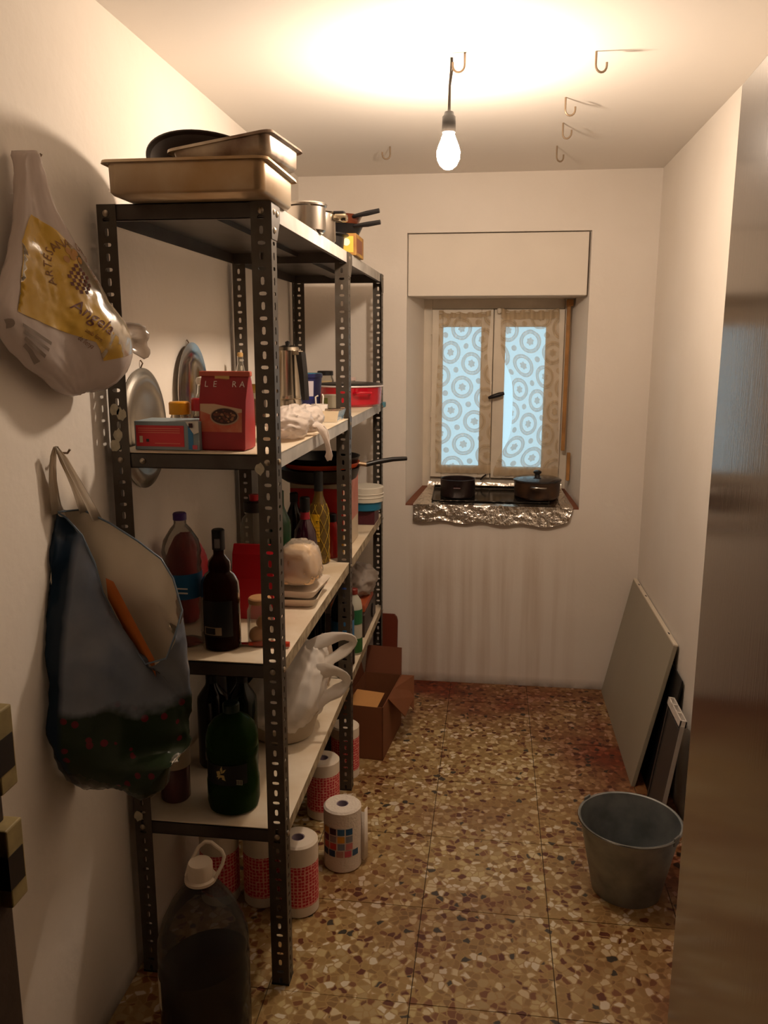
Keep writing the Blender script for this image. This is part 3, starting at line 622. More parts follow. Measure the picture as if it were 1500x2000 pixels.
for k, (zz, lb, m_, rr) in enumerate(((2.078, 'lower black-handled frying pan of the stack on the top shelf', NONST, .092), (2.111, 'brown frying pan with black handle, topmost of the stack on the top shelf', CER, .088))):
    t = thing('frying_pan', lb, 'frying pan', (-.572, 3.08, zz), 0, 'pans stacked on the top shelf')
    MB().lathe([(0, 0), (rr-.014, 0), (rr, .028), (rr+.003, .032), (rr-.002, .031), (rr-.016, .005), (0, .004)], 34).build('pan_body', m_, t, True)
    MB().tube([(rr*.75, -rr*.6, .024), (rr+.03, -rr*.7, .028+k*.004), (rr+.075, -rr*.75, .034+k*.006)], [.006, .009, .008], 8).build('handle', BLACKP, t, True)

# ------------------------------------------------------------------ round lids hung on the left wall
for lb, (y, z), r, rim in (('round ridged aluminium lid hung on the left wall, passing behind the second shelf', (2.115, 1.468), .148, 0), ('oval steel dish hung on the left wall, higher and further back, with a bluish reflection', (2.46, 1.545), .128, 1)):
    t = thing('pot_lid' if not rim else 'serving_dish', lb, 'lid' if not rim else 'dish', (XW+.002, y, z-r))
    pr = [(0, .016), (r*.45, .015), (r*.5, .012), (r*.72, .012), (r*.76, .016), (r*.9, .012), (r*.93, .006), (r, .004), (r, .001), (r*.9, .003), (0, .010)] if not rim else [(0, .003), (r*.6, .003), (r*.68, .010), (r*.92, .018), (r, .018), (r, .021), (r*.9, .02), (r*.66, .013), (r*.6, .006), (0, .006)]
    MB().lathe(pr, 56).xf(Matrix.Translation((0, 0, r)) @ Matrix.Diagonal((.8, 1.0, 1.08 if not rim else 1.18, 1)) @ Matrix.Rotation(rad(90), 4, 'Y')).build('plate', mat('aluminium_lid', 'a8a49c', .3, metal=.95, var=.15, scale=6) if not rim else mat('dish_steel', 'b4b0aa', .16, metal=1), t, True)
    MB().tube([(0, 0, 2*r*1.04), (.006, 0, 2*r*1.04+.012), (0, 0, 2*r*1.04+.02)], .002, 6).build('hanger', IRON, t)

# ------------------------------------------------------------------ second shelf
z = ZS[1]+.001
t = carton('carton', 'long grey-blue carton with a red-pink printed front, on the second shelf', 'box', (-.778, 1.965, z), .165, .10, .070, mat('grey_blue_card', '8c9aa0', .55), rad(-2))
panel('printed_front', -.078, .045, .009, .060, -.0505, mat('pink_red_print', 'd0343c', .5), t)
for k, zz in enumerate((.052, .047, .042, .016)): panel('print_line', -.072 if k != 3 else -.03, .035, zz, zz+.0015, -.0512, mat('pale_print', 'e88a70', .5), t)
panel('small_mark', -.069, -.061, .018, .034, -.0512, mat('mark_pale', 'd8c8a8', .5), t); panel('small_mark', -.052, -.045, .020, .027, -.0512, BLACKP, t)
box('blue_stripe', (.0555, -.0508, .003), (.068, -.0502, .066), mat('blue_print', '3c80b4', .5), t)
fl_ = MB().add([(.05, -.051, .07), (.082, -.051, .072), (.084, -.055, .045), (.072, -.056, .04)], [(0, 1, 2, 3)]).build('torn_flap', mat('flap_white', 'd4cec4', .6), t, solid=.001)
panel('dark_mark', .060, .070, .056, .067, -.0560, mat('dark_red', '3a1014', .5), t); panel('pink_mark', .066, .078, .004, .014, -.0512, mat('pink_spot', 'd05868', .5), t)
t = vessel('jar', 'glass jar with a yellow plastic lid behind the pink-fronted carton', 'jar', (-.800, 2.06, z), jar_prof(.026, .080), GLASS, (.027, .076, .108), mat('yellow_plastic', 'e09a18', .35, sub=1), .06, mat('orange_contents', 'a84a18', .5))
t = vessel('jar', 'slim glass jar with a red screw lid behind the carton', 'jar', (-.742, 2.06, z), jar_prof(.024, .086), GLASS, (.025, .086, .118), REDP, .07, mat('paprika', '6e1418', .6), (.01, .06, 200, 340), mat('red_label', '8a1418', .5))
t = thing('cruet', 'clear glass cruet with a white round stopper behind the red-lidded jar', 'bottle', (-.775, 2.16, z))
MB().lathe([(0, .002), (.020, 0), (.022, .01), (.021, .10), (.012, .125), (.010, .145), (.013, .148)], 22).build('body', GLASS, t, True)
MB().lathe([(0, .146), (.012, .147), (.015, .158), (.012, .166), (0, .169)], 18).build('stopper', WHITEP, t, True)
t = thing('paper_bag', 'crumpled white paper bag between the carton and the red packet', 'bag', (-.722, 2.09, z))
crumple((0, 0, .075), (.030, .035, .075), .14, 4, flat=.004, pw=.8).build('paper', mat('white_paper', 'd8cabc', .8), t, True)
# red packet with folded top and tag
PR = mat('red_packet', 'a01c22', .4, var2='8a161c', scale=5)
t = thing('snack_packet', 'dark red food packet with white letters, picture of nuts and a folded top', 'packet', (-.642, 1.965, z), rad(-3))
pk = MB(); lp = []
for zz, hw, hd in ((0, .053, .034), (.004, .057, .037), (.05, .058, .037), (.12, .059, .030), (.165, .060, .014), (.178, .060, .006)):
    q = []
    for a, c in ((-1, -1), (-.5, -1), (0, -1), (.5, -1), (1, -1), (1.03, 0), (1, 1), (0, 1), (-1, 1), (-1.03, 0)):
        q.append(Vector((a*hw, c*hd + .002*noise.noise((a*3, c, zz*40)), zz)))
    lp.append(q)
pko = pk.loft(lp, True, True, True).build('packet_body', PR, t, True, ang=35)
box('folded_top', (-.066, -.010, .176), (.064, .008, .189), mat('fold_pink', 'c05a44', .5), t, .003)
def front(polys, name, m_, off=.0015): return decal(name, polys, m_, t, pko, (0, -.02, 0), (1, 0, 0), (0, 0, 1), off)
WP = mat('print_white', 'e8dcd0', .5)
front(textpolys('L', .020, at0=(-.044, .158))+textpolys('E', .020, at0=(-.022, .158))+textpolys('R', .020, at0=(.027, .158))+textpolys('A', .020, at0=(.047, .158)), 'lettering', WP)
front([[(-.056, .112), (-.056, .045), (.050, .045), (.050, .100), (-.02, .112)]], 'picture', mat('picture_red', 'b84a34', .5, var2='c88a68', scale=14), .001)
front([[(-.056, .112), (-.056, .095), (-.02, .083), (.050, .092), (.050, .100), (-.02, .112)]], 'picture_sky', mat('picture_cream', 'caa888', .5), .0013)
front([circ(.006, .082, .021, 24, 1.75)], 'bowl_picture', mat('bowl_rim', 'a88a70', .4), .0016)
front([circ(.006, .083, .0185, 24, 1.8)], 'bowl_nuts', mat('nuts_dark', '3a1a14', .5), .002)
nutp = [[], []]
for k in range(34):
    a = rnd(0, 2*pi); rr = math.sqrt(rnd(0, 1))*.015; nutp[k % 2].append(circ(.006+rr*1.8*cos(a), .083+rr*sin(a), rnd(.002, .0036), 6, 1.3))
front(nutp[0], 'nut_print', mat('nut_a', '9a6a48', .5), .0024); front(nutp[1], 'nut_print', mat('nut_b', '6a3426', .5), .0026)
box('price_tag', (-.025, -.022, .130), (.012, -.0205, .180), mat('tag_ochre', 'c8a060', .6), t).rotation_euler = (rad(-4), 0, 0)
for k in range(6): panel('tag_line', -.020, .007, .137+k*.006, .1385+k*.006, -.0222, mat('tag_ink', '9a7038', .6), t).rotation_euler = (rad(-4), 0, 0)
# narrow glass bottles at the back
t = vessel('spice_bottle', 'tall thin clear glass bottle with cork and purple label behind the red packet', 'bottle', (-.862, 2.80, z), bottle_prof(.020, .215, .010, .15), GLASS, (.010, .212, .228), mat('cork', 'c09a60', .8), None, None, (.085, .105, 180, 360), mat('purple_label', '4a2050', .5))
for k, (x, y, h, c_) in enumerate(((-.80, 2.72, .10, 'b08a48'), (-.755, 2.62, .115, '8a5a38'))):
    vessel('jar', ('squat jar of honey-coloured contents beside the thin cork bottle', 'jar of brown contents nearest the front post on the second shelf')[k], 'jar', (x, y, z), jar_prof(.028, h), GLASS, (.027, h-.004, h+.014), mat('gold_lid', 'b89040', .35, metal=.6), h*.7, mat('jar_fill_%d' % k, c_, .5))
# moka pot
t = thing('moka_pot', 'tall stainless coffee pot with black handle on the second shelf', 'coffee pot', (-.640, 2.58, z), rad(-35))
MS = mat('brushed_pot_steel', 'b4a896', .25, metal=1, var=.1, scale=9)
MB().lathe([(0, 0), (.044, 0), (.047, .004), (.042, .075), (.038, .085), (.041, .088), (.041, .096)], 32).build('boiler', MS, t, True)
up = MB().lathe([(.041, .096), (.040, .10), (.0335, .225), (.036, .232), (.036, .236)], 32).build('upper_jug', MS, t, True)
MB().add([(.030, -.014, .234), (.030, .014, .234), (.060, 0, .238), (.033, 0, .200)], [(0, 2, 3), (2, 1, 3), (0, 1, 2), (0, 3, 1)]).xf(Matrix.Rotation(rad(180), 4, 'Z')).build('spout', MS, t)
ld = MB().lathe([(.037, .236), (.034, .246), (.015, .252), (0, .253)], 28).build('lid', MS, t, True); MB().lathe([(0, .25), (.007, .251), (.008, .262), (0, .266)], 12).build('knob', BLACKP, ld, True)
MB().box((.034, -.010, .222), (.062, .010, .236), .003).build('handle_bracket', MS, t)
hb = MB().loft([[Vector((x, y_, zz)) for x, y_ in ((a, -.009), (b_, -.009), (b_, .009), (a, .009))] for zz, a, b_ in ((.085, .072, .086), (.10, .068, .086), (.16, .060, .082), (.222, .048, .074), (.232, .046, .072))], True, True, True).build('handle', BLACKP, t)
# blue tub
t = vessel('plastic_tub', 'tapered plastic tub with blue rim and picture, behind the coffee pot', 'tub', (-.668, 3.02, z), [(0, .001), (.034, 0), (.044, .135), (.047, .137), (.047, .15), (.043, .152)], mat('tub_navy', '2a2c5c', .4), (.046, .138, .153), mat('tub_blue', '3f86a0', .4), None, None, (.07, .125, 230, 300), mat('tub_white', 'd4ccd4', .45))
MB().lathe([(.0395, .075), (.0425, .122)], 8, rad(232), rad(262)).build('red_print', REDP, t, True); MB().lathe([(.0392, .06), (.0415, .105)], 8, rad(272), rad(300)).build('blue_print', mat('tub_print', '1c2c78', .4), t, True)
vessel('jar', 'glass jar with black lid behind the red casserole', 'jar', (-.745, 3.69, z), jar_prof(.038, .125), GLASS, (.036, .122, .142), BLACKP, .05, mat('dark_beans', '2c1a18', .6), (.06, .1, 200, 330), mat('jar_label_cream', 'b8a47c', .6))
vessel('jar', 'small jar with pale lid and red contents behind the red casserole', 'jar', (-.650, 3.745, z), jar_prof(.036, .10), GLASS, (.036, .098, .112), mat('pale_lid', 'd0b8b0', .4), .085, mat('red_jam', '8a1c1c', .4))
vessel('tin_can', 'low dark tin of the group between the blue tub and the black-lidded jar', 'tin', (-.735, 3.25, z), [(0, 0), (.045, 0), (.045, .09), (.043, .092), (0, .09)], mat('dark_tin', '2a2220', .4, metal=.5))
# red casserole with white rim
t = thing('casserole', 'wide bright red enamel casserole with white rim at the far end of the second shelf', 'casserole', (-.605, 3.545, z))
rp = MB().lathe([(0, 0), (.118, 0), (.130, .010), (.135, .078), (.138, .082)], 44).build('casserole_body', mat('red_enamel', 'c01026', .2, coat=.5), t, True)
MB().lathe([(.134, .079), (.142, .083), (.140, .088), (.133, .086), (.130, .02), (0, .012)], 44).build('rim', mat('white_enamel', 'd8ccc8', .3), t, True)
MB().lathe([(.139, .089), (.128, .095), (.06, .100), (0, .100)], 44).build('lid', NONST, t, True)
for a in (-60, 150):
    q = MB().tube([(-.035, 0, 0), (-.03, .024, .004), (-.018, .030, .005), (.018, .030, .005), (.03, .024, .004), (.035, 0, 0)], .006, 8).build('handle', MC['red_enamel'], t, True)
    q.location = (.132*cos(rad(a)), .132*sin(rad(a)), .055); q.rotation_euler = (0, 0, rad(a-90))
vessel('tin_can', 'small pale tin with green printed label, between the coffee pot and the red casserole', 'tin', (-.592, 3.03, z), [(0, 0), (.035, 0), (.035, .072), (.033, .074), (0, .072)], mat('pale_tin_print', 'cfc8b4', .45), None, None, None, None, (.008, .064, 215, 262), mat('olive_print', '8a9450', .5))
t = thing('foil_dish', 'small shiny rectangular foil dish near the shelf edge by the middle post', 'dish', (-.556, 2.78, z))
MB().loft([[Vector((a*(.045+k_*.008), b_*(.06+k_*.008), zz)) for a, b_ in ((-1, -1), (1, -1), (1, 1), (-1, 1))] for zz, k_ in ((0, 0), (.036, .4), (.038, 1.0), (.036, .9), (.003, -.1))], True, True, True).build('tray', mat('bright_foil', 'e0d8cc', .12, metal=1, bump=.25, bscale=50), t)
t = thing('cup', 'white cup with upright handle between the coffee pot and the pale tin', 'cup', (-.600, 2.86, z))
MB().lathe([(0, 0), (.022, 0), (.028, .02), (.030, .05), (.028, .05), (.025, .02), (0, .006)], 22).build('body', mat('white_ceramic', 'e8e0d8', .2), t, True)
MB().tube([(-.012, 0, .048), (-.013, 0, .075), (-.004, 0, .08)], .003, 6).build('handle', WHITEP, t, True); MB().tube([(.012, 0, .048), (.014, 0, .078), (.010, 0, .085)], .003, 6).build('handle', WHITEP, t, True)
# scrunched bag hanging over the edge
BAGW = film('white_bag_film', 'f2e6dc', clear=.06, gloss=.2, rough=.3, transl=.4)
t = thing('plastic_bag', 'scrunched white plastic bag spilling over the edge of the second shelf', 'bag', (-.552, 2.24, z))
mb = crumple((0, 0, .042), (.052, .12, .044), .20, 11, 56, 34, 1.7, flat=.004)
mb.build('bag_film', BAGW, t, True, ang=80)
crumple((-.0, .20, .036), (.045, .075, .040), .20, 17, 48, 28, 1.7, flat=.004).build('bag_film', BAGW, t, True, ang=80)
tl = MB(); P0 = [Vector(p) for p in ((.04, .06, .03), (.062, .08, .024), (.078, .10, -.012), (.082, .125, -.05), (.080, .15, -.082))]
lp = []
for k, p in enumerate(P0):
    wv = (.022, .022, .014, .009, .012)[k]; lp.append([p+Vector((.006*cos(a)*(1+.4*sin(3*a+k)), wv*sin(a), .008*cos(a)*(1 if k < 2 else .2))) for a in [2*pi*q/12 for q in range(12)]])
tl.loft(lp, True, True, True).build('bag_handle', BAGW, t, True, sub=1, disp=.004, dscale=40)
tl = MB(); P0 = [Vector(p) for p in ((.045, .11, .03), (.064, .14, .02), (.072, .165, -.01), (.072, .168, -.04), (.074, .158, -.07))]
lp = [[p+Vector((.004*cos(a), .007*sin(a), 0)) for a in [2*pi*q/8 for q in range(8)]] for p in P0]
tl.loft(lp, True, True, True).build('bag_handle', BAGW, t, True, sub=1)
o = MB().box((-.008, -.02, -.012), (.012, .02, .012), .004).build('blue_tape', mat('blue_tape', '4a7f90', .5), unit); o.location = Vector((XS+.001, 3.80, ZS[1]-.012))-OFF

# ------------------------------------------------------------------ third shelf
z = ZS[2]+.001
t = vessel('water_bottle', 'large clear plastic water bottle with purple cap and blue label on the third shelf', 'bottle', (-.790, 2.00, z), [(0, .006), (.034, 0), (.048, .004), (.051, .014), (.0485, .03), (.0505, .045), (.048, .06), (.0505, .075), (.048, .09), (.051, .105), (.048, .12), (.050, .13), (.050, .20), (.048, .208), (.051, .22), (.048, .235), (.051, .25), (.045, .280), (.026, .31), (.016, .322), (.0155, .345)], PETC, (.0175, .333, .352), mat('purple_cap', '4a2f6e', .4), None, None, (.132, .198, 150, 390), mat('blue_label', '1f5a86', .45))
panel('label_print', -.005, .033, .150, .154, -.0525, WP, t); panel('label_print', .0, .033, .162, .1655, -.0525, WP, t)
t = vessel('spirit_bottle', 'dark brown spirit bottle with black cap and black label, front of the third shelf', 'bottle', (-.684, 1.985, z), [(0, .004), (.042, 0), (.050, .004), (.051, .02), (.051, .155), (.049, .178), (.038, .197), (.029, .205), (.030, .22), (.028, .232), (.017, .245), (.0145, .25), (.0145, .285), (.0155, .292)], film('brown_glass', '3a1c10', clear=.35, gloss=.12, rough=.08), (.0165, .262, .315), BLACKP, .10, mat('dark_liquor', '120606', .2), (.040, .135, 225, 320), mat('black_label', '0e0c0c', .5), sx=1.0, sy=.85)
MB().lathe([(.0528, .045), (.0528, .066)], 10, rad(232), rad(286), sy=.85).build('label_frame', mat('label_tan', '9a8468', .5), t, True)
MB().lathe([(.0532, .047), (.0532, .064)], 8, rad(236), rad(268), sy=.85).build('label_dark', BLACKP, t, True)
MB().lathe([(.0168, .268), (.0168, .292)], 6, rad(250), rad(300)).build('neck_label', mat('neck_grey', '6e6460', .5), t, True)
t = thing('gift_packet', 'bright red packet with pale printed panel, standing behind the spirit bottle', 'packet', (-.665, 2.24, z))
MB().loft([[Vector((a*.06, b_*.03*k_, zz)) for a, b_ in ((-1, -1), (1, -1), (1, 1), (-1, 1))] for zz, k_ in ((0, 1), (.12, 1), (.19, .7), (.215, .15))], True, True, True).build('packet_body', mat('bright_red_pack', 'c01420', .4), t)
box('printed_panel', (.0, -.031, .145), (.05, -.0295, .17), mat('red_print_pale', 'c84030', .5), t).rotation_euler = (rad(-4), 0, 0)
t = thing('red_bag', 'red soft packet lying behind the water bottle on the third shelf', 'packet', (-.84, 2.16, z)); crumple((0, 0, .13), (.06, .06, .13), .08, 23, flat=.004).build('packet_body', mat('deep_red_pack', '9a1420', .5), t, True)
t = vessel('storage_jar', 'clear square-shouldered jar with onions beside the front post, third shelf', 'jar', (-.590, 2.02, z), jar_prof(.034, .115), GLASS, (.030, .113, .128), mat('tan_lid', 'b08458', .5))
ON = mat('onion_skin', 'b0703a', .4, var2='c8985a', scale=12)
for k, (x, y, zz, r) in enumerate(((-.008, -.004, .025, .022), (.008, .006, .056, .02))): crumple((x, y, zz), (r, r, r), .05, k, 20, 12).build('onion', ON, t, True)
t = vessel('squat_bottle', 'clear squat bottle with a dark round stopper, behind the spirit bottle', 'bottle', (-.740, 2.50, z), [(0, .003), (.04, 0), (.046, .006), (.046, .20), (.038, .235), (.026, .25), (.024, .262)], GLASS, (.033, .258, .292), mat('dark_stopper', '1c1210', .5)); MB().lathe([(0, .292), (.014, .293), (.016, .312), (0, .314)], 14).build('red_top', REDP, t, True)
vessel('wine_bottle', 'green glass bottle standing behind the front post on the third shelf', 'bottle', (-.680, 2.585, z), bottle_prof(.037, .31, .0145, .20), mat('bottle_green_solid', '123c1c', .15), (.0155, .26, .312), mat('green_foil', '0c3016', .4))
vessel('olive_jar', 'jar of green olives with dark lid behind the sugar bag', 'jar', (-.722, 2.68, z), jar_prof(.045, .16), GLASS, (.040, .158, .176), BLACKP, .13, mat('olive_fill', '44501c', .5), (.045, .085, 230, 330), mat('yellow_label', 'd8c420', .5))
vessel('liqueur_bottle', 'round dark purple bottle with black top, behind the sugar bag', 'bottle', (-.633, 2.75, z), [(0, .003), (.035, 0), (.040, .006), (.042, .10), (.036, .145), (.018, .18), (.015, .19), (.015, .235)], mat('purple_glass', '2c0a18', .1, coat=.6), (.018, .215, .262), BLACKP, None, None, (.185, .21, 180, 360), mat('neck_red', '8a1a24', .4))
# bottle in yellow net
t = vessel('net_bottle', 'tall clear spirit bottle in a yellow net sleeve with a yellow label and dark top', 'bottle', (-.608, 2.865, z), [(0, .004), (.03, 0), (.036, .005), (.036, .18), (.034, .20), (.022, .232), (.016, .25), (.0145, .285)], film('amber_glass', 'b09048', clear=.6, gloss=.35, rough=.05), (.0165, .265, .335), mat('grey_black_cap', '26282a', .45), .02, mat('amber_spirit', '8a6020', .2), (.085, .185, 232, 285), mat('label_yellow', 'dca81c', .45))
NET = mat('yellow_net', 'd8b43c', .4, metal=.3)
netm = MB()
for sgn in (-1, 1):
    for k in range(7):
        pts = []
        for q in range(29):
            zz = .004+.215*q/28; r = .0375 if zz < .19 else .0375-(zz-.19)*.35; a = 2*pi*k/7 + sgn*zz*13
            pts.append((r*cos(a), r*sin(a), zz))
        netm.tube(pts, .0008, 4, False)
netm.build('net', NET, t)
text('label_text', 'TY', .016, BLACKP, t, (.006, -.0385, .155), (rad(90), 0, rad(-8)))
for k in range(4): panel('label_line', -.014, .010, .10+k*.012, .1015+k*.012, -.0383, mat('label_ink', '6a4a10', .5), t)
# sugar bag and trays
t = thing('food_tray', 'lower white foam tray under the bag of sugar', 'tray', (-.592, 2.42, z), 0, 'foam trays on the third shelf')
FOAM = mat('foam_white', 'e0d2c0', .6)
def foam(t, w, d, h):
    lp = []
    for zz, s in ((0, .82), (.004, .86), (h, 1), (h+.002, 1.02), (h, .97), (.008, .84), (.006, .8)):
        q = []
        for cx, cy, a0 in ((1, 1, 0), (-1, 1, 90), (-1, -1, 180), (1, -1, 270)):
            for k in range(4): a = rad(a0+30*k); q.append(Vector((cx*(w/2*s-.02)+.02*cos(a), cy*(d/2*s-.02)+.02*sin(a), zz)))
        lp.append(q)
    return MB().loft(lp, True, True, True).build('tray', FOAM, t, True, ang=50)
foam(t, .165, .20, .026); t.rotation_euler = (0, 0, .05)
t = thing('food_tray', 'upper white foam tray directly under the bag of sugar', 'tray', (-.588, 2.44, z+.022), rad(-4), 'foam trays on the third shelf'); foam(t, .165, .20, .024)
t = thing('sugar_bag', 'clear plastic bag of brown sugar on the white foam trays', 'bag', (-.585, 2.46, z+.046))
_m = crumple((0, 0, .056), (.066, .072, .060), .05, 31, flat=.006, pw=.6)
for v in _m.v: v.x *= 1-2.6*max(0, v.z-.03); v.y *= 1-2.6*max(0, v.z-.03)
_m.build('sugar', mat('brown_sugar', 'f4d4a8', .7, var=.1, scale=30), t, True)
_m = crumple((.0, .0, .064), (.070, .077, .068), .08, 33, 60, 36, 3, flat=.004, pw=.65)
for v in _m.v: v.x *= 1-2.6*max(0, v.z-.03); v.y *= 1-2.6*max(0, v.z-.03)
_m.build('bag_film', film('sugar_film', 'fffaf2', clear=.66, gloss=.35, rough=.2), t, True, ang=80)
q = MB().box((-.012, -.012, 0), (.012, .012, .014), .004).build('bottle_cap', REDP, None); q.location = (-.540, 2.60, z); tag(q, 'small red plastic cap lying alone on the third shelf', 'cap')
t = thing('kitchen_knife', 'knife with an orange handle lying across the front of the third shelf', 'knife', (-.585, 1.995, z), rad(3))
MB().tube([(-.03, 0, .007), (.0, 0, .008), (.05, .0, .009), (.078, 0, .009)], [.005, .007, .0085, .007], 10).build('handle', mat('orange_plastic', 'c83a14', .4), t, True)
MB().add([(-.03, -.004, .006), (-.03, .014, .006), (-.18, .006, .006), (-.16, -.004, .006)], [(0, 1, 2, 3)]).build('blade', STEEL, t, solid=.0012)
# cartons and pans of the far unit
t = thing('carton', 'tall red and yellow printed carton under the frying pans', 'box', (-.632, 3.15, z), rad(0)); hc = .272
box('carton_body', (-.11, -.17, 0), (.095, .16, hc), mat('carton_cream', 'c9b79c', .6, var=.08), t, .003)
box('front_print', (-.108, -.1712, .09), (.093, -.17, hc-.02), mat('carton_red', 'b8241c', .5), t)
box('front_print', (-.108, -.1712, .012), (.093, -.17, .09), mat('carton_yellow', 'caa018', .5, var2='c07a10', scale=9), t)
box('side_print', (.095, -.165, .10), (.0958, .155, hc-.01), mat('carton_pink', 'b06050', .55, var2='c89080', scale=6), t)
for k, (zz, r, c_, h_, lb) in enumerate(((z+hc+.002, .155, NONST, .050, 'lower black frying pan on top of the red and yellow carton'), (z+hc+.042, .144, NONST, .052, 'upper black frying pan with an orange outside and long black handle'))):
    t = thing('frying_pan', lb, 'frying pan', (-.645+.01*k, 3.05, zz), 0, 'frying pans on the third shelf')
    MB().lathe([(0, 0), (r-.03, 0), (r-.012, .012), (r, h_), (r+.003, h_+.002), (r-.002, h_+.001), (r-.015, .014), (r-.034, .004), (0, .003)], 48).build('pan_body', c_, t, True)
    if k: MB().lathe([(r-.009, .014), (r+.0015, h_*.62)], 48).build('orange_band', mat('orange_enamel', 'd8501c', .3), t, True)
    d = Vector((.80, .35, 0)).normalized() if k else Vector((.45, -.9, 0)).normalized()
    if k:
        MB().tube([d*(r-.010)+Vector((0, 0, .020)), d*(r+.035)+Vector((0, 0, .012))], [.008, .009], 8).build('handle_mount', STEELR, t, True)
        MB().tube([d*(r+.03)+Vector((0, 0, .012)), d*(r+.08)+Vector((0, 0, .022)), d*(r+.14)+Vector((0, 0, .029)), d*(r+.195)+Vector((0, 0, .030))], [.009, .010, .009, .008], 10).build('handle', BLACKP, t, True)
vessel('sauce_bottle', 'red sauce bottle with black cap just left of the middle post, third shelf', 'bottle', (-.580, 2.955, z), [(0, 0), (.028, 0), (.03, .006), (.03, .10), (.026, .115), (.02, .13), (.018, .14)], mat('red_sauce', 'a81c14', .25), (.02, .135, .165), BLACKP)
vessel('sauce_bottle', 'dark round bottle squeezed between the net bottle and the red carton', 'bottle', (-.715, 2.93, z), bottle_prof(.032, .24, .013, .15), mat('soy_dark', '160c0a', .15), (.015, .21, .245), BLACKP)
t = vessel('paint_tub', 'white round plastic tub with ridged lid and blue band at the far end', 'tub', (-.545, 3.575, z+.062), [(0, 0), (.062, 0), (.068, .004), (.073, .085)], mat('tub_teal', '1f6a8a', .4), (.078, .040, .105), mat('tub_offwhite', 'ccc4b4', .45))
for zz in (.060, .075): MB().lathe([(.078, zz-.003), (.0805, zz), (.078, zz+.003)], 36).build('ridge', MC['tub_offwhite'], t, True)
t = carton('box', 'dark maroon box supporting the white tub at the end of the third shelf', 'box', (-.575, 3.60, z), .15, .14, .060, mat('maroon_card', '4a1620', .55))

# ------------------------------------------------------------------ fourth shelf
z = ZS[3]+.001
t = vessel('oil_bottle', 'big five-litre green bottle of oil with black label at the front of the fourth shelf', 'bottle', (-.667, 1.985, z), [(0, .006), (.056, 0), (.066, .006), (.070, .025), (.070, .085), (.068, .09), (.068, .15), (.070, .155), (.070, .175), (.0685, .178), (.070, .182), (.069, .205), (.062, .232), (.046, .252), (.026, .264), (.019, .270), (.019, .285)], film('dark_green_pet', '3a5c28', clear=.5, gloss=.12, rough=.1), (.022, .272, .296), mat('green_cap', '10281a', .4), .168, mat('olive_oil_dark', '12140a', .12), (.092, .148, 215, 320), mat('label_black', '0a0a08', .5), seg=36)
leaf = [[(0, 0), (.006, .010), (.014, .014), (.008, .004)], [(0, 0), (-.003, .012), (.002, .022), (.004, .010)], [(-.012, -.006), (-.014, .004), (-.004, .008), (-.002, -.002)], [(-.01, -.018), (-.006, -.004), (0, -.004), (-.004, -.012)], [(.002, -.016), (.002, -.004), (.008, -.004), (.008, -.014), (.012, -.02)], [(-.014, -.012), (.01, -.01), (.008, -.004), (-.01, -.004)]]
tb = bpy.data.objects.new('x', None)
lbo = [c for c in t.children if c.name.startswith('paper_label')][0]
decal('emblem', leaf, mat('emblem_cream', 'c8b070', .5), t, lbo, (-.010, -.1, .126), (1, 0, 0), (0, 0, 1), .0008)
panel('barcode', .028, .045, .094, .108, -.0625, mat('barcode_pale', 'a8a088', .5), t)
for k in range(5): panel('barcode_bar', .028+k*.0034, .0294+k*.0034, .096, .107, -.0632, BLACKP, t)
t = vessel('paprika_jar', 'large jar of red contents with white lid half hidden under the hanging tote', 'jar', (-.838, 2.00, z), jar_prof(.040, .115), film('pink_glass', 'b08080', clear=.5), (.043, .10, .148), mat('pale_lid_b', 'b8a48c', .5), .09, mat('deep_red_fill', '6a0f1c', .5))
vessel('wine_bottle', 'black bottle with small pale label behind the oil bottle on the left', 'bottle', (-.795, 2.20, z), bottle_prof(.045, .30, .016, .20), mat('black_glass', '0e0a0a', .12), (.017, .255, .305), BLACKP, None, None, (.03, .055, 255, 320), mat('small_label', '8a7a7c', .5))
vessel('wine_bottle', 'dark green bottle behind the oil bottle, second from the left', 'bottle', (-.700, 2.19, z), bottle_prof(.042, .31, .015, .21), mat('very_dark_green', '0a160c', .12), (.016, .265, .315), BLACKP)
t = thing('stock_pot', 'big black pot at the back of the fourth shelf behind the bottles', 'pot', (-.80, 2.66, z))
MB().lathe([(0, 0), (.09, 0), (.10, .01), (.105, .25), (.11, .255), (.106, .26), (.098, .25), (.094, .012), (0, .008)], 36).build('pan_body', mat('black_pot', '131013', .3), t, True)
for a in (-100, 80): q = MB().tube([(-.04, 0, 0), (-.035, .03, 0), (.035, .03, 0), (.04, 0, 0)], .006, 8).build('handle', BLACKP, t, True); q.location = (.102*cos(rad(a)), .102*sin(rad(a)), .20); q.rotation_euler = (0, 0, rad(a-90))
# tub under the big white bag
t = thing('mixing_bowl', 'cream plastic bowl holding the big white carrier bag', 'bowl', (-.640, 2.42, z))
MB().lathe([(0, 0), (.085, 0), (.095, .006), (.125, .10), (.131, .104), (.129, .108), (.121, .10), (.09, .010), (0, .008)], 44).build('bowl_body', mat('cream_bowl', 'b8a890', .45), t, True)
t = thing('carrier_bag', 'large white plastic carrier bag with looped handles sitting in the cream bowl', 'bag', (-.635, 2.42, z+.03))
WB = film('white_carrier', 'faf2e8', clear=.04, gloss=.15, rough=.3, transl=.3)
mb = crumple((0, 0, .135), (.130, .15, .145), .10, 41, 84, 50, 1.6, flat=.01, pw=.9)
for v in mb.v:
    k = max(0, v.z-.10)/.15; v.x += .035*k; v.y += .03*k; v.y *= 1-.35*min(k, 1); v.x = v.x*(1-.3*min(k, 1)) + .035*k
mb.build('bag_film', WB, t, True, ang=80)
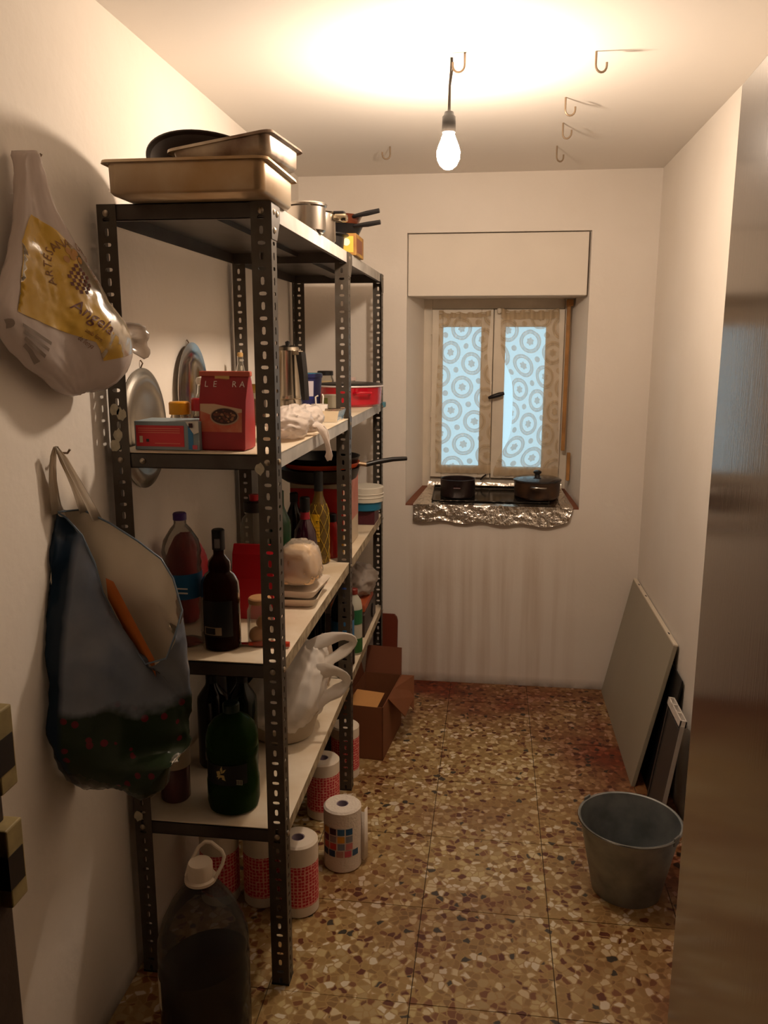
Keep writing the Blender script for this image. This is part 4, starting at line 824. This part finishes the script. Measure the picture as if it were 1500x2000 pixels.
def strap(t, pts, wd, m_, name='bag_handle', nrm=(0, 1, 0)):
    pts = [Vector(p) for p in pts]; n = len(pts); lp = []; up = Vector(nrm)
    Q = []
    for k in range((n-1)*4+1):      # smooth path
        f = k/4; i = min(int(f), n-2); s = f-i; p0 = pts[max(i-1, 0)]; p1 = pts[i]; p2 = pts[i+1]; p3 = pts[min(i+2, n-1)]
        Q.append(.5*((2*p1)+(p2-p0)*s+(2*p0-5*p1+4*p2-p3)*s*s+(3*p1-p0-3*p2+p3)*s**3))
    for i, p in enumerate(Q):
        tg = (Q[min(i+1, len(Q)-1)]-Q[max(i-1, 0)]).normalized(); a = up.cross(tg).normalized(); b_ = tg.cross(a).normalized()
        f = i/(len(Q)-1); w_ = wd[0]+(wd[1]-wd[0])*sin(pi*f); w_ = w_ if len(wd) == 2 else w_
        lp.append([p+a*(w_*cos(q_)*(1+.15*sin(i*1.3)))+b_*(.004*sin(q_)*(1+.5*sin(q_*3+i))) for q_ in [2*pi*q/14 for q in range(14)]])
    return MB().loft(lp, True, True, True).build(name, m_, t, True, ang=80)
strap(t, [(.0, -.05, .22), (.09, -.01, .272), (.18, .02, .298), (.222, .03, .280), (.19, .02, .248), (.12, -.01, .208), (.05, -.04, .17)], (.030, .014), WB, nrm=(.5, 1, 0))
strap(t, [(.02, -.06, .16), (.10, -.05, .20), (.175, -.035, .203), (.208, -.03, .172), (.18, -.04, .140), (.12, -.05, .11), (.06, -.06, .08)], (.034, .017), WB, nrm=(.4, 1, 0))
t = thing('cloth_bag', 'pale bag stuffed behind the carrier bag near the edge of the fourth shelf', 'bag', (-.585, 2.80, z)); crumple((0, 0, .10), (.035, .045, .10), .12, 51, flat=.004).build('bag_film', mat('pale_cloth', 'b8a490', .7), t, True)
vessel('soda_bottle', 'big dark soda bottle with blue label just right of the middle post', 'bottle', (-.553, 3.02, z), [(0, .003), (.04, 0), (.047, .008), (.047, .11), (.044, .12), (.044, .19), (.047, .20), (.044, .235), (.03, .27), (.0145, .30), (.0145, .32)], film('cola_pet', '2a1612', clear=.25, gloss=.35, rough=.08), (.0165, .30, .322), mat('blue_cap', '2a4a9a', .4), .24, mat('cola', '140806', .15), (.122, .188, 180, 400), mat('blue_label_b', '2f6c9c', .45))
t = vessel('soap_bottle', 'slim green and white bottle beside the soda bottle', 'bottle', (-.530, 3.15, z), [(0, .003), (.03, 0), (.033, .006), (.033, .20), (.028, .225), (.014, .245), (.014, .262)], mat('pale_bottle', 'b4b0a0', .4), (.016, .25, .272), mat('red_brown_cap', '7a2a20', .4), None, None, (.01, .07, 150, 400), mat('green_label', '2c5a28', .45))
MB().lathe([(.0345, .13), (.0345, .19)], 16, rad(150), rad(400)).build('green_band', mat('green_label2', '22603a', .45), t, True)
vessel('wine_bottle', 'black bottle behind the soda bottle in the far bay of the fourth shelf', 'bottle', (-.66, 3.02, z), bottle_prof(.04, .31, .015, .2), MC['black_glass'], (.017, .27, .315), BLACKP)
vessel('wine_bottle', 'dark bottle in front of the middle post on the fourth shelf, behind the cloth bag', 'bottle', (-.685, 2.80, z), bottle_prof(.042, .32, .016, .2), MC['very_dark_green'], (.017, .27, .325), BLACKP)
t = thing('toolbox', 'low dark box with round opening at the far end of the fourth shelf', 'box', (-.60, 3.50, z))
box('case', (-.10, -.17, 0), (.085, .17, .10), mat('dark_box', '33261f', .5), t, .004); MB().lathe([(0, 0), (.03, 0), (.034, .004), (.03, .008), (0, .006)], 20).xf(Matrix.Translation((.084, .06, .05)) @ Matrix.Rotation(rad(90), 4, 'Y')).build('dial', BLACKP, t, True)
t = carton('carton', 'flat orange carton on the low dark box at the far end', 'box', (-.595, 3.50, z+.101), .15, .26, .03, mat('orange_card', 'a8502c', .55))
t = thing('plastic_bag', 'crumpled greyish white bag on the orange carton at the far end of the fourth shelf', 'bag', (-.585, 3.56, z+.132)); crumple((0, 0, .06), (.08, .13, .065), .20, 61, 50, 30, flat=.004).build('bag_film', film('grey_bag', 'cfc2b6', clear=.1, gloss=.2, rough=.3), t, True, ang=80)

# ================================================================== FLOOR GOODS
t = thing('wine_jug', 'huge clear plastic jug of dark wine with white cap and loop on the floor', 'jug', (-.662, 1.70, 0))
MB().lathe([(0, .008), (.080, 0), (.104, .006), (.110, .03), (.110, .235), (.108, .245), (.110, .255), (.108, .285), (.096, .325), (.072, .375), (.046, .412), (.030, .428), (.028, .44)], 52).build('body', PETC, t, True)
lm = MB().lathe([(0, .010), (.100, .008), (.106, .03), (.1065, .215), (.0, .215)], 52)
for v in lm.v:
    if v.z > .15: v.z += .012*(v.x/.08)
lm.build('contents', mat('red_wine_dark', '0c0406', .12), t, True)
MB().lathe([(0, .444), (.029, .444), (.030, .440), (.030, .472), (.027, .478), (0, .479)], 28).build('cap', mat('jug_cap', 'c8b8a4', .45), t, True)
MB().lathe([(.029, .432), (.038, .431), (.038, .438), (.029, .440)], 28).build('collar', MC['jug_cap'], t, True)
hp = [(-.036, 0, .436), (-.030, .01, .462), (-.012, .03, .498), (.002, .035, .508), (.018, .035, .508), (.030, .034, .499), (.044, .03, .492), (.052, .025, .480), (.050, .015, .465), (.036, 0, .437)]
MB().tube(hp, .0046, 8).build('carrying_loop', MC['jug_cap'], t, True)
lab_ = MB().lathe([(.1112, .12), (.1112, .20)], 14, rad(188), rad(222)).build('paper_label', mat('jug_label', 'b8ac94', .6), t, True)
def roll_tex(kind):
    nm = 'roll_print_'+kind
    if nm in MC: return MC[nm]
    M = mat(nm, 'e8d8cc', .75); N = M.node_tree.nodes; L = M.node_tree.links; b = N['Principled BSDF']
    tc = N.new('ShaderNodeTexCoord'); s = N.new('ShaderNodeSeparateXYZ'); L.new(tc.outputs['Object'], s.inputs[0])
    an = N.new('ShaderNodeMath'); an.operation = 'ARCTAN2'; L.new(s.outputs[1], an.inputs[0]); L.new(s.outputs[0], an.inputs[1])
    c = N.new('ShaderNodeCombineXYZ'); am = N.new('ShaderNodeMath'); am.operation = 'MULTIPLY'; am.inputs[1].default_value = .055; L.new(an.outputs[0], am.inputs[0]); L.new(am.outputs[0], c.inputs[0]); L.new(s.outputs[2], c.inputs[1])
    v = N.new('ShaderNodeTexVoronoi'); v.distance = 'CHEBYCHEV'; v.inputs['Scale'].default_value = 95; v.inputs['Randomness'].default_value = .3; v.voronoi_dimensions = '2D'; L.new(c.outputs[0], v.inputs['Vector'])
    th = N.new('ShaderNodeMath'); th.operation = 'LESS_THAN'; th.inputs[1].default_value = .36; L.new(v.outputs['Distance'], th.inputs[0])
    z0 = N.new('ShaderNodeMath'); z0.operation = 'GREATER_THAN'; z0.inputs[1].default_value = .035; L.new(s.outputs[2], z0.inputs[0]); z1 = N.new('ShaderNodeMath'); z1.operation = 'LESS_THAN'; z1.inputs[1].default_value = .17; L.new(s.outputs[2], z1.inputs[0])
    zm = N.new('ShaderNodeMath'); zm.operation = 'MULTIPLY'; L.new(z0.outputs[0], zm.inputs[0]); L.new(z1.outputs[0], zm.inputs[1])
    a = N.new('ShaderNodeMix'); a.data_type = 'RGBA'; L.new(th.outputs[0], a.inputs[0]); a.inputs[6].default_value = lin('e8a090'); a.inputs[7].default_value = lin('c8283c')
    q = N.new('ShaderNodeMix'); q.data_type = 'RGBA'; L.new(zm.outputs[0], q.inputs[0]); q.inputs[6].default_value = lin('e4d6c4'); L.new(a.outputs[2], q.inputs[7]); L.new(q.outputs[2], b.inputs['Base Color']); return M
def roll(label, x, y, R, H, kind, group, rz=0):
    t = thing('paper_roll', label, 'kitchen roll', (x, y, 0), rz, group)
    MB().lathe([(.018, .0), (R-.004, 0), (R, .004), (R, H-.006), (R-.006, H), (.02, H), (.019, H-.004), (.019, H-.05), (0, H-.05)], 40).build('roll_body', roll_tex(kind) if kind == 'red' else mat('tissue_white', 'e2d6c8', .8, bump=.25, bscale=120), t, True)
    MB().lathe([(.019, H-.04), (.019, H-.001), (.0175, H-.001), (.0175, H-.04)], 18).build('core', mat('roll_core', 'a898a8', .8), t, True)
    return t
G = 'kitchen rolls on the floor'
t = roll('white kitchen roll printed with coloured squares, standing clear of the shelving', -.452, 2.435, .062, .215, 'white', G)
cols = [['c89038', '3a1c28', '2a6088', '1f5480'], ['6a2440', '8c8484', 'd8a030', '7c8088'], ['c86860', 'c8402c', '7a8494', 'c87878'], ['2c3c5c', '1f3c68', 'b88c80', 'c85868', '34587c']]
for r_, row in enumerate(cols):
    for c_, h_ in enumerate(row):
        a0 = 205 + c_*25 + (6 if r_ == 3 else 10); z1 = .158-r_*.026
        MB().lathe([(.0632, z1-.022), (.0632, z1)], 4, rad(a0), rad(a0+21)).build('printed_square', mat('sq_'+h_, h_, .6), t, True)
fl_ = MB().loft([[Vector((.058, .0+.0*k, zz)), Vector((.074, -.01+.004*k, zz)), Vector((.082-.01*(k == 2), .015, zz)), Vector((.078, .035, zz))] for k, zz in enumerate((.02, .09, .19))], False).build('loose_sheet', MC['tissue_white'], t, True, solid=.001)
roll('kitchen roll with red square pattern nearest the front post', -.545, 2.20, .060, .235, 'red', G)
roll('kitchen roll with red square pattern, furthest back beside the cardboard box', -.545, 3.01, .056, .215, 'red', G)
roll('kitchen roll with red pattern half wrapped, behind the white printed roll', -.575, 2.72, .060, .22, 'red', G, 1)
roll('kitchen roll with red pattern behind the wine jug, right', -.665, 2.23, .060, .235, 'red', G, 2)
roll('kitchen roll with red pattern behind the wine jug, left', -.800, 2.22, .060, .235, 'red', G, 3)
# cardboard box, open flaps
CB = mat('cardboard', '7c4a2c', .8, var=.12, scale=6); CBL = mat('cardboard_inside', '6a3a22', .85); 
t = thing('cardboard_box', 'open brown cardboard box with raised flaps on the floor below the far shelves', 'box', (-.475, 3.32, 0), rad(-6))
wx, wy, hz = .17, .36, .235
for nm, a, b_ in (('box_wall', (-wx/2, -wy/2, 0), (wx/2, -wy/2+.004, hz)), ('box_wall', (-wx/2, wy/2-.004, 0), (wx/2, wy/2, hz)), ('box_wall', (-wx/2, -wy/2, 0), (-wx/2+.004, wy/2, hz)), ('box_wall', (wx/2-.004, -wy/2, 0), (wx/2, wy/2, hz)), ('box_base', (-wx/2, -wy/2, 0), (wx/2, wy/2, .004))): box(nm, a, b_, CB, t)
def flap(P, m_): return MB().add(P, [(0, 1, 2, 3)]).build('flap', m_, t, solid=.003)
flap([(-.07, -wy/2, hz), (.06, -wy/2, hz), (.075, -wy/2+.07, hz+.035), (-.04, -wy/2+.06, hz+.045)], mat('cardboard_light', 'c08a50', .8))
flap([(wx/2, -wy/2+.09, hz), (wx/2, wy/2-.02, hz), (wx/2+.065, wy/2-.05, hz-.08), (wx/2+.06, -wy/2+.15, hz-.10)], CB)
flap([(wx/2, .02, hz), (wx/2, wy/2, hz), (wx/2+.045, wy/2+.05, hz-.02), (wx/2+.07, .11, hz-.13)], CB)
flap([(-wx/2, wy/2, hz), (wx/2, wy/2, hz), (wx/2-.01, wy/2+.05, hz+.11), (-wx/2, wy/2+.05, hz+.11)], CBL)
flap([(-wx/2, -wy/2+.05, hz), (-wx/2, wy/2-.02, hz), (-wx/2-.02, wy/2-.02, hz+.10), (-wx/2-.02, -wy/2+.05, hz+.10)], CBL)
t = thing('chopping_board', 'reddish brown board with rounded corner standing upright behind the cardboard box', 'board', (-.470, 3.90, 0))
P = [(-.06, 0), (.028, 0), (.028, .335), (.023, .355), (.010, .368), (-.06, .37)]
MB().loft([[Vector((x, 0, zz)) for x, zz in P], [Vector((x, .018, zz)) for x, zz in P]], True, True, True).build('board', mat('red_brown_board', '6a2c1a', .5), t); t.rotation_euler = (rad(-8), 0, 0)
t = thing('crate', 'dark box pushed under the far bay behind the cardboard box', 'box', (-.73, 3.25, 0)); box('case', (-.13, -.25, 0), (.10, .3, .34), mat('dark_crate', '1e1614', .6), t, .006)
# ------------------------------------------------------------------ boards leaning on the right wall
def lean(name, label, y0, y1, L_, xf, th, m_, cat='panel', zb=0.0, top=None):
    ang = math.asin(min(.95, (XR-.006-xf-th)/L_)); t = thing(name, label, cat, (xf, y0, zb), rot=(0, ang, 0)); b_ = box('panel', (0, 0, .0), (th, y1-y0, L_), m_, t, .002); return t
t = lean('leaning_board', 'large pale board with white edge leaning against the right wall', 3.06, 3.98, .60, .578, .016, mat('board_grey_green', '9c9482', .5, var=.05, scale=3))
box('white_edge', (-.0008, -.0008, .597), (.0168, .9208, .603), mat('board_edge', 'd8ccb8', .5), t, .001)
for yy in (.12, .62, .80): box('screw_hole', (.004, yy, .6025), (.011, yy+.02, .6036), BLACK, t)
t = lean('black_board', 'black sheet standing behind the pale board against the right wall', 2.94, 3.9, .50, .635, .006, mat('black_sheet', '0e0c0c', .4))
t = thing('metal_frame', 'narrow grey metal frame with white slotted top, behind the bucket', 'frame', (.605, 2.72, 0), rot=(0, rad(8), 0))
GM = mat('grey_frame', '8a8480', .4, metal=.4); fr = MB().box((0, 0, 0), (.012, .012, .42)).box((0, .19, 0), (.012, .202, .42)).box((0, 0, .0), (.012, .202, .012)).box((.004, .012, .01), (.008, .19, .40)); fr.build('frame_body', mat('frame_dark', '3a3634', .45), t)
box('edge_strip', (-.001, -.002, 0), (.013, .0, .425), mat('edge_white', 'b0a8a0', .45), t)
s_ = MB(); 
for a in (0, .066, .132): s_.box((-.004, a, .42), (.018, a+.008, .445))
s_.box((-.004, 0, .42), (.0, .20, .445)); s_.box((.014, 0, .42), (.018, .20, .445)); s_.box((-.004, .192, .42), (.018, .20, .445)); s_.build('slotted_top', mat('white_slot_top', 'd8d0c8', .4), t)
# ------------------------------------------------------------------ bucket
GAL = mat('galvanised', '9a9d9c', .42, metal=.7, var2='74787a', scale=11)
t = thing('bucket', 'galvanised metal bucket with wire handle on the floor at the right', 'bucket', (.462, 2.425, 0))
MB().lathe([(0, .012), (.100, .012), (.102, 0), (.106, 0), (.108, .012), (.152, .232), (.156, .234), (.158, .238), (.156, .242), (.151, .240), (.104, .018), (0, .016)], 56).build('bucket_body', GAL, t, True)
MB().tube([(.157*cos(2*pi*k/48), .157*sin(2*pi*k/48), .239) for k in range(49)], .003, 6, False).build('rolled_rim', mat('rim_bright', 'a0a4a6', .25, metal=1), t, True)
for a in (140, -40):
    q = box('ear', (-.002, -.016, -.012), (.003, .016, .016), GAL, t, .003); q.location = (.156*cos(rad(a)), .156*sin(rad(a)), .235); q.rotation_euler = (0, 0, rad(a))
hpts = []
for k in range(25):
    s = pi*k/24; a0 = rad(140); ex = Vector((cos(a0), sin(a0), 0)); ey = Vector((sin(a0), -cos(a0), 0)); ey = -ey
    hpts.append(ex*(.166*cos(s)) - Vector((sin(a0)*-1, cos(a0), 0))*(-.166*sin(s)) * -1 + Vector((0, 0, .236-.012*sin(s))))
MB().tube(hpts, .0028, 6).build('handle', STEELR, t, True)

# ================================================================== BAGS ON THE LEFT WALL
def nail(p, label):
    o = MB().tube([(0, 0, 0), (.03, 0, .0), (.036, 0, .008)], .0026, 6).build('nail', IRON); o.location = p; tag(o, label, 'nail')
nail((XW, 1.625, 2.045), 'nail in the left wall holding the yellow and white bag'); nail((XW, 1.652, 1.460), 'nail in the left wall holding the blue grey tote')
t = thing('grocery_bag', 'white and yellow plastic grocery bag with printed lettering hanging on the left wall', 'bag', (XW+.004, 1.60, 1.57))
ox, oy, oz = XW+.004, 1.60, 1.57
rows = [((50, 295), (68, 295), .010, .010), ((45, 320), (78, 322), .012, .014), ((43, 370), (90, 370), .014, .020), ((38, 430), (115, 430), .018, .032), ((25, 490), (145, 490), .024, .048), ((5, 545), (172, 540), .030, .062), ((-12, 600), (195, 588), .034, .075), ((2, 650), (220, 625), .036, .088), ((40, 700), (232, 665), .038, .092), ((90, 742), (228, 705), .034, .082), ((118, 764), (212, 742), .024, .052), ((148, 772), (195, 760), .010, .014)]
lp = []
for k, (l, r, tb_, tf) in enumerate(rows):
    A = at(l[0], l[1], 0, XW+.045); B = at(r[0], r[1], 0, XW+.045+tf*.35); C_ = (A+B)/2; ax = (B-A)/2; q = []
    for j in range(40):
        a = 2*pi*j/40; s = cos(a); f = sin(a); dx = (tf if f > 0 else .035)*abs(f)**.8*(1 if f > 0 else -1)
        if f > 0: dx *= .75+.25*cos(pi*(s-.35))
        p = C_+ax*s+Vector((dx, 0, 0)); p.x = max(p.x, XW+.004); q.append(p-Vector((ox, oy, oz)))
    lp.append(q)
GBW = film('bag_white', 'd6c8c0', clear=.05, gloss=.2, rough=.22, transl=.3, bump=.25, bscale=16)
gb = MB().loft(lp, True, True, True).build('bag_film', GBW, t, True, sub=2, disp=.0045, dscale=17, ang=85)
def wallprint(name, pts, m_, off): 
    # outlines measured on the bag's own face plane: y runs right, z up
    P = []
    for poly in pts:
        P.append([((at(u, v, 0, XW+.09)-Vector((ox, oy, oz))).y, (at(u, v, 0, XW+.09)-Vector((ox, oy, oz))).z) for u, v in poly])
    return decal(name, P, m_, t, gb, (0, 0, 0), (0, 1, 0), (0, 0, 1), off)
YEL = film('bag_yellow', 'd8b04c', clear=.02, gloss=.2, rough=.22, transl=.3, bump=.25, bscale=16)
wallprint('yellow_print', [[(92, 418), (118, 450), (150, 520), (178, 575), (200, 640), (205, 690), (172, 705), (150, 668), (100, 640), (52, 608), (66, 540), (78, 470)]], YEL, .0016)
c0 = at(132, 545, 0, XW+.09)-Vector((ox, oy, oz)); INK = mat('bag_ink', '7a5028', .5); INK2 = mat('bag_ink_dark', '5a2414', .5)
ps = []; word = 'CAFETERIA PANADERIA'[:0] + 'AMETLLES I ARTESA'
word = 'ARTESANA DES DE'
for k, ch in enumerate(word):
    a = rad(188 - k*13.5); ps += textpolys(ch, .022, at0=(c0.y+.062*cos(a), c0.z+.066*sin(a)), ang=a-pi/2) if ch != ' ' else []
decal('ring_lettering', ps, INK, t, gb, (0, 0, 0), (0, 1, 0), (0, 0, 1), .0028)
chk = []
for a in range(7):
    for b2 in range(8):
        y_, z_ = (a-3)*.0072, (b2-3.5)*.0072
        if (a+b2) % 2 == 0 and (y_/.024)**2+(z_/.03)**2 < 1: chk.append([(c0.y+y_-.0034, c0.z+z_-.0034), (c0.y+y_+.0034, c0.z+z_-.0034), (c0.y+y_+.0034, c0.z+z_+.0034), (c0.y+y_-.0034, c0.z+z_+.0034)])
decal('checked_emblem', chk, INK2, t, gb, (0, 0, 0), (0, 1, 0), (0, 0, 1), .0028)
cl = [circ(c0.y+x, c0.z+z_, .007, 8) for x, z_ in ((0, .042), (-.015, .036), (.015, .036), (-.006, .052), (.008, .05))]
decal('emblem_leaves', cl, mat('ink_orange', 'a87838', .5), t, gb, (0, 0, 0), (0, 1, 0), (0, 0, 1), .0026)
decal('script_lettering', textpolys('Angela', .038, .35, at0=(c0.y+.008, c0.z-.072), ang=rad(-30)), INK2, t, gb, (0, 0, 0), (0, 1, 0), (0, 0, 1), .0030)
decal('small_print', textpolys('amb forn', .012, 0, at0=(c0.y+.012, c0.z-.108), ang=rad(-28))+textpolys('de llenya', .012, 0, at0=(c0.y+.0, c0.z-.122), ang=rad(-28)), INK, t, gb, (0, 0, 0), (0, 1, 0), (0, 0, 1), .0030)
c2_ = at(62, 655, 0, XW+.08)-Vector((ox, oy, oz)); pp = [circ(c2_.y-.045, c2_.z+.02, .009, 14)]
for k in range(5): pp += [[(c2_.y-.02+k*.004, c2_.z+.022-k*.012), (c2_.y+.05-k*.004, c2_.z-.012-k*.012), (c2_.y+.05-k*.004, c2_.z-.018-k*.012), (c2_.y-.02+k*.004, c2_.z+.016-k*.012)]]
decal('grey_print', pp, mat('ink_grey', '8a7c72', .6), t, gb, (0, 0, 0), (0, 1, 0), (0, 0, 1), .0026)
# its clear tail
q = MB(); TP = [((215, 622), (222, 668)), ((232, 630), (238, 665)), ((252, 630), (258, 690)), ((272, 632), (280, 702)), ((288, 638), (292, 698))]
lp = []
for k, (a, b_) in enumerate(TP):
    A = at(a[0], a[1], 0, XW+.115+.012*k)-Vector((ox, oy, oz)); B = at(b_[0], b_[1], 0, XW+.115+.012*k)-Vector((ox, oy, oz))
    lp.append([A.lerp(B, s/8)+Vector((.004*sin(s*1.5+k*1.1), 0, 0)) for s in range(9)])
q.loft(lp, False).build('bag_tail', film('tail_film', 'd8ccc0', clear=.5, gloss=.3, rough=.15), t, True, sub=1, solid=.0004)

# ---- tote
ox, oy, oz = XW+.004, 1.64, .70
t = thing('tote_bag', 'blue grey laminated tote with a pale lining hanging open on the left wall', 'tote bag', (ox, oy, oz)); O = Vector((ox, oy, oz))
def P3(u, v, x): return at(u, v, 0, x)-O
TOTE = film('tote_laminate', '66707c', clear=.0, gloss=.22, rough=.25, transl=.12, bump=.2, bscale=14)
N = TOTE.node_tree.nodes; L = TOTE.node_tree.links
# printed picture: pale grey-blue sky, dark field with red flowers (runs with height on the bag)
tc = N.new('ShaderNodeTexCoord'); se = N.new('ShaderNodeSeparateXYZ'); L.new(tc.outputs['Object'], se.inputs[0])
nn = N.new('ShaderNodeTexNoise'); nn.inputs['Scale'].default_value = 9; nn.inputs['Detail'].default_value = 4; L.new(tc.outputs['Object'], nn.inputs[0])
ad = N.new('ShaderNodeMath'); ad.operation = 'MULTIPLY_ADD'; ad.inputs[1].default_value = .12; L.new(nn.outputs['Fac'], ad.inputs[0]); L.new(se.outputs[2], ad.inputs[2])
ra = N.new('ShaderNodeMapRange'); ra.inputs['From Min'].default_value = .275; ra.inputs['From Max'].default_value = .30; L.new(ad.outputs[0], ra.inputs[0])
v3 = N.new('ShaderNodeTexVoronoi'); v3.inputs['Scale'].default_value = 38; L.new(tc.outputs['Object'], v3.inputs[0]); lt = N.new('ShaderNodeMath'); lt.operation = 'LESS_THAN'; lt.inputs[1].default_value = .30; L.new(v3.outputs['Distance'], lt.inputs[0])
sc_ = N.new('ShaderNodeSeparateColor'); L.new(v3.outputs['Color'], sc_.inputs[0]); g2 = N.new('ShaderNodeMath'); g2.operation = 'GREATER_THAN'; g2.inputs[1].default_value = .6; L.new(sc_.outputs[0], g2.inputs[0]); rm = N.new('ShaderNodeMath'); rm.operation = 'MULTIPLY'; L.new(lt.outputs[0], rm.inputs[0]); L.new(g2.outputs[0], rm.inputs[1])
f1 = N.new('ShaderNodeMix'); f1.data_type = 'RGBA'; L.new(rm.outputs[0], f1.inputs[0]); f1.inputs[6].default_value = lin('26301f'); f1.inputs[7].default_value = lin('5e2024')
f2 = N.new('ShaderNodeMix'); f2.data_type = 'RGBA'; L.new(nn.outputs['Fac'], f2.inputs[0]); f2.inputs[6].default_value = lin('4c5c74'); f2.inputs[7].default_value = lin('8a8a8c')
f3 = N.new('ShaderNodeMix'); f3.data_type = 'RGBA'; L.new(ra.outputs[0], f3.inputs[0]); L.new(f1.outputs[2], f3.inputs[6]); L.new(f2.outputs[2], f3.inputs[7])
# gusset side next to the wall is dark blue
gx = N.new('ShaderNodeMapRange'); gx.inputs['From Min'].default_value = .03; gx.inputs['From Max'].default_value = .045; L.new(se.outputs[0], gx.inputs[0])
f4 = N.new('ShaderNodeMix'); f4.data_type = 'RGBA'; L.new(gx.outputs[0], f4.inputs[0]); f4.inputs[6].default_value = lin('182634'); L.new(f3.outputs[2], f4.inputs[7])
gb_ = N.new('ShaderNodeNewGeometry'); f5 = N.new('ShaderNodeMix'); f5.data_type = 'RGBA'; L.new(gb_.outputs['Backfacing'], f5.inputs[0]); L.new(f4.outputs[2], f5.inputs[6]); f5.inputs[7].default_value = lin('c6baa6'); f4 = f5
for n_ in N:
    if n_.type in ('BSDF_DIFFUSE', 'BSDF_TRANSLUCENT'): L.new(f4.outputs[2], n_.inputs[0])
LIN = mat('tote_lining', 'b4a894', .5)
xw = XW+.02
# mouth loop, clockwise from the wall corner: far edge then near edge
mouth = [P3(160, 995, XW+.02), P3(215, 1022, XW+.09), P3(268, 1056, XW+.16), P3(315, 1092, XW+.22), P3(338, 1130, XW+.25), P3(356, 1192, XW+.275), P3(342, 1240, XW+.27), P3(325, 1286, XW+.25),
         P3(285, 1297, XW+.20), P3(255, 1255, XW+.165), P3(225, 1205, XW+.13), P3(200, 1155, XW+.10), P3(185, 1100, XW+.08), P3(160, 1045, XW+.05), P3(130, 1012, XW+.025), P3(112, 1000, XW+.012)]
def ring(L1, R1, tf, tb_, n=16, xl=XW+.008, xr=XW+.27):
    A = P3(L1[0], L1[1], xl); B = P3(R1[0], R1[1], xr); q = []; C_ = (A+B)/2; ax = (B-A)/2; nv = Vector((.55, -.83, 0))
    for j in range(n):
        a = pi - 2*pi*(j+.3)/n; s = cos(a); f = sin(a)
        q.append(C_+ax*s - nv*(tb_*max(f, 0)) + nv*(tf*max(-f, 0)))
    for p in q: p.x = max(p.x, .004)
    return q
base_ring = ring((97, 1445), (368, 1452), .055, .04)
Cb = sum(base_ring, Vector())/16; Cm = sum(mouth, Vector())/16
def bodyring(t_, shrink=1.0, drop=0):
    out_ = []
    for j in range(16):
        p = mouth[j].lerp(base_ring[j], t_); d = (base_ring[j]-Cb); d.z = 0; d = d.normalized() if d.length > 1e-5 else d
        p = p + d*(.034*sin(pi*min(t_*1.0, 1))*shrink); c = Cm.lerp(Cb, t_); p = c+(p-c)*shrink; p.z -= drop; p.x = max(p.x, .004 if shrink == 1 else .008); out_.append(p)
    return out_
body = [mouth] + [bodyring(t_) for t_ in (.12, .3, .5, .7, .86)] + [base_ring, ring((115, 1500), (332, 1496), .032, .028), ring((155, 1536), (232, 1541), .008, .008, xr=XW+.12)]
MB().loft(body, True, False, True).build('bag_body', TOTE, t, True, sub=3, disp=.009, dscale=15, ang=85)
rim = MB().tube([p for p in mouth]+[mouth[0]], .0022, 6, False).build('rim_binding', mat('binding_blue', '5c6c7c', .4), t, True)
# handles: thin translucent straps up to the nail
HS = film('strap_film', 'd4c6b2', clear=.25, gloss=.25, rough=.25)
for pts in ([P3(112, 1003, XW+.012), P3(103, 940, XW+.014), P3(104, 890, XW+.02), P3(108, 872, XW+.025)], [P3(165, 1000, XW+.03), P3(146, 950, XW+.03), P3(122, 900, XW+.03), P3(110, 872, XW+.028)], [P3(190, 1015, XW+.06), P3(155, 950, XW+.05), P3(125, 895, XW+.035), P3(110, 873, XW+.03)]):
    a = [Vector(p) for p in pts]; lp = []
    for k, p in enumerate(a): w_ = (.024, .018, .011, .004)[k]; lp.append([p+Vector((.0, w_*s, .0))+Vector((.002*sin(s*5+k), 0, 0)) for s in (-1, -.5, 0, .5, 1)])
    MB().loft(lp, False).build('strap', HS, t, True, sub=1, solid=.0005)
# what sticks up inside
q = MB(); A, B, C_, D_ = [p+Vector((.002, .004, -.002)) for p in (P3(203, 1128, XW+.108), P3(286, 1288, XW+.20), P3(298, 1286, XW+.218), P3(218, 1135, XW+.13))]
q.add([A, B, C_, D_] + [p+Vector((-.004, .012, -.05)) for p in (A, B, C_, D_)], [(0, 1, 2, 3), (4, 7, 6, 5), (0, 4, 5, 1), (1, 5, 6, 2), (2, 6, 7, 3), (3, 7, 4, 0)])
o = q.build('folder', mat('orange_folder', 'a85a20', .5)); o.location = O; tag(o, 'orange card folder standing inside the open tote', 'folder')
q = MB(); A, B = P3(290, 1296, XW+.20), P3(326, 1291, XW+.24); q.box((0, 0, 0), ((B-A).length, .012, .012), .003); q.xf(Matrix.Translation(A+Vector((0, -.003, -.012))) @ (B-A).to_track_quat('X', 'Z').to_matrix().to_4x4())
o = q.build('paper_block', mat('paper_edge', 'd0c2ae', .6)); o.location = O; tag(o, 'white paper block end at the lip of the open tote', 'paper')
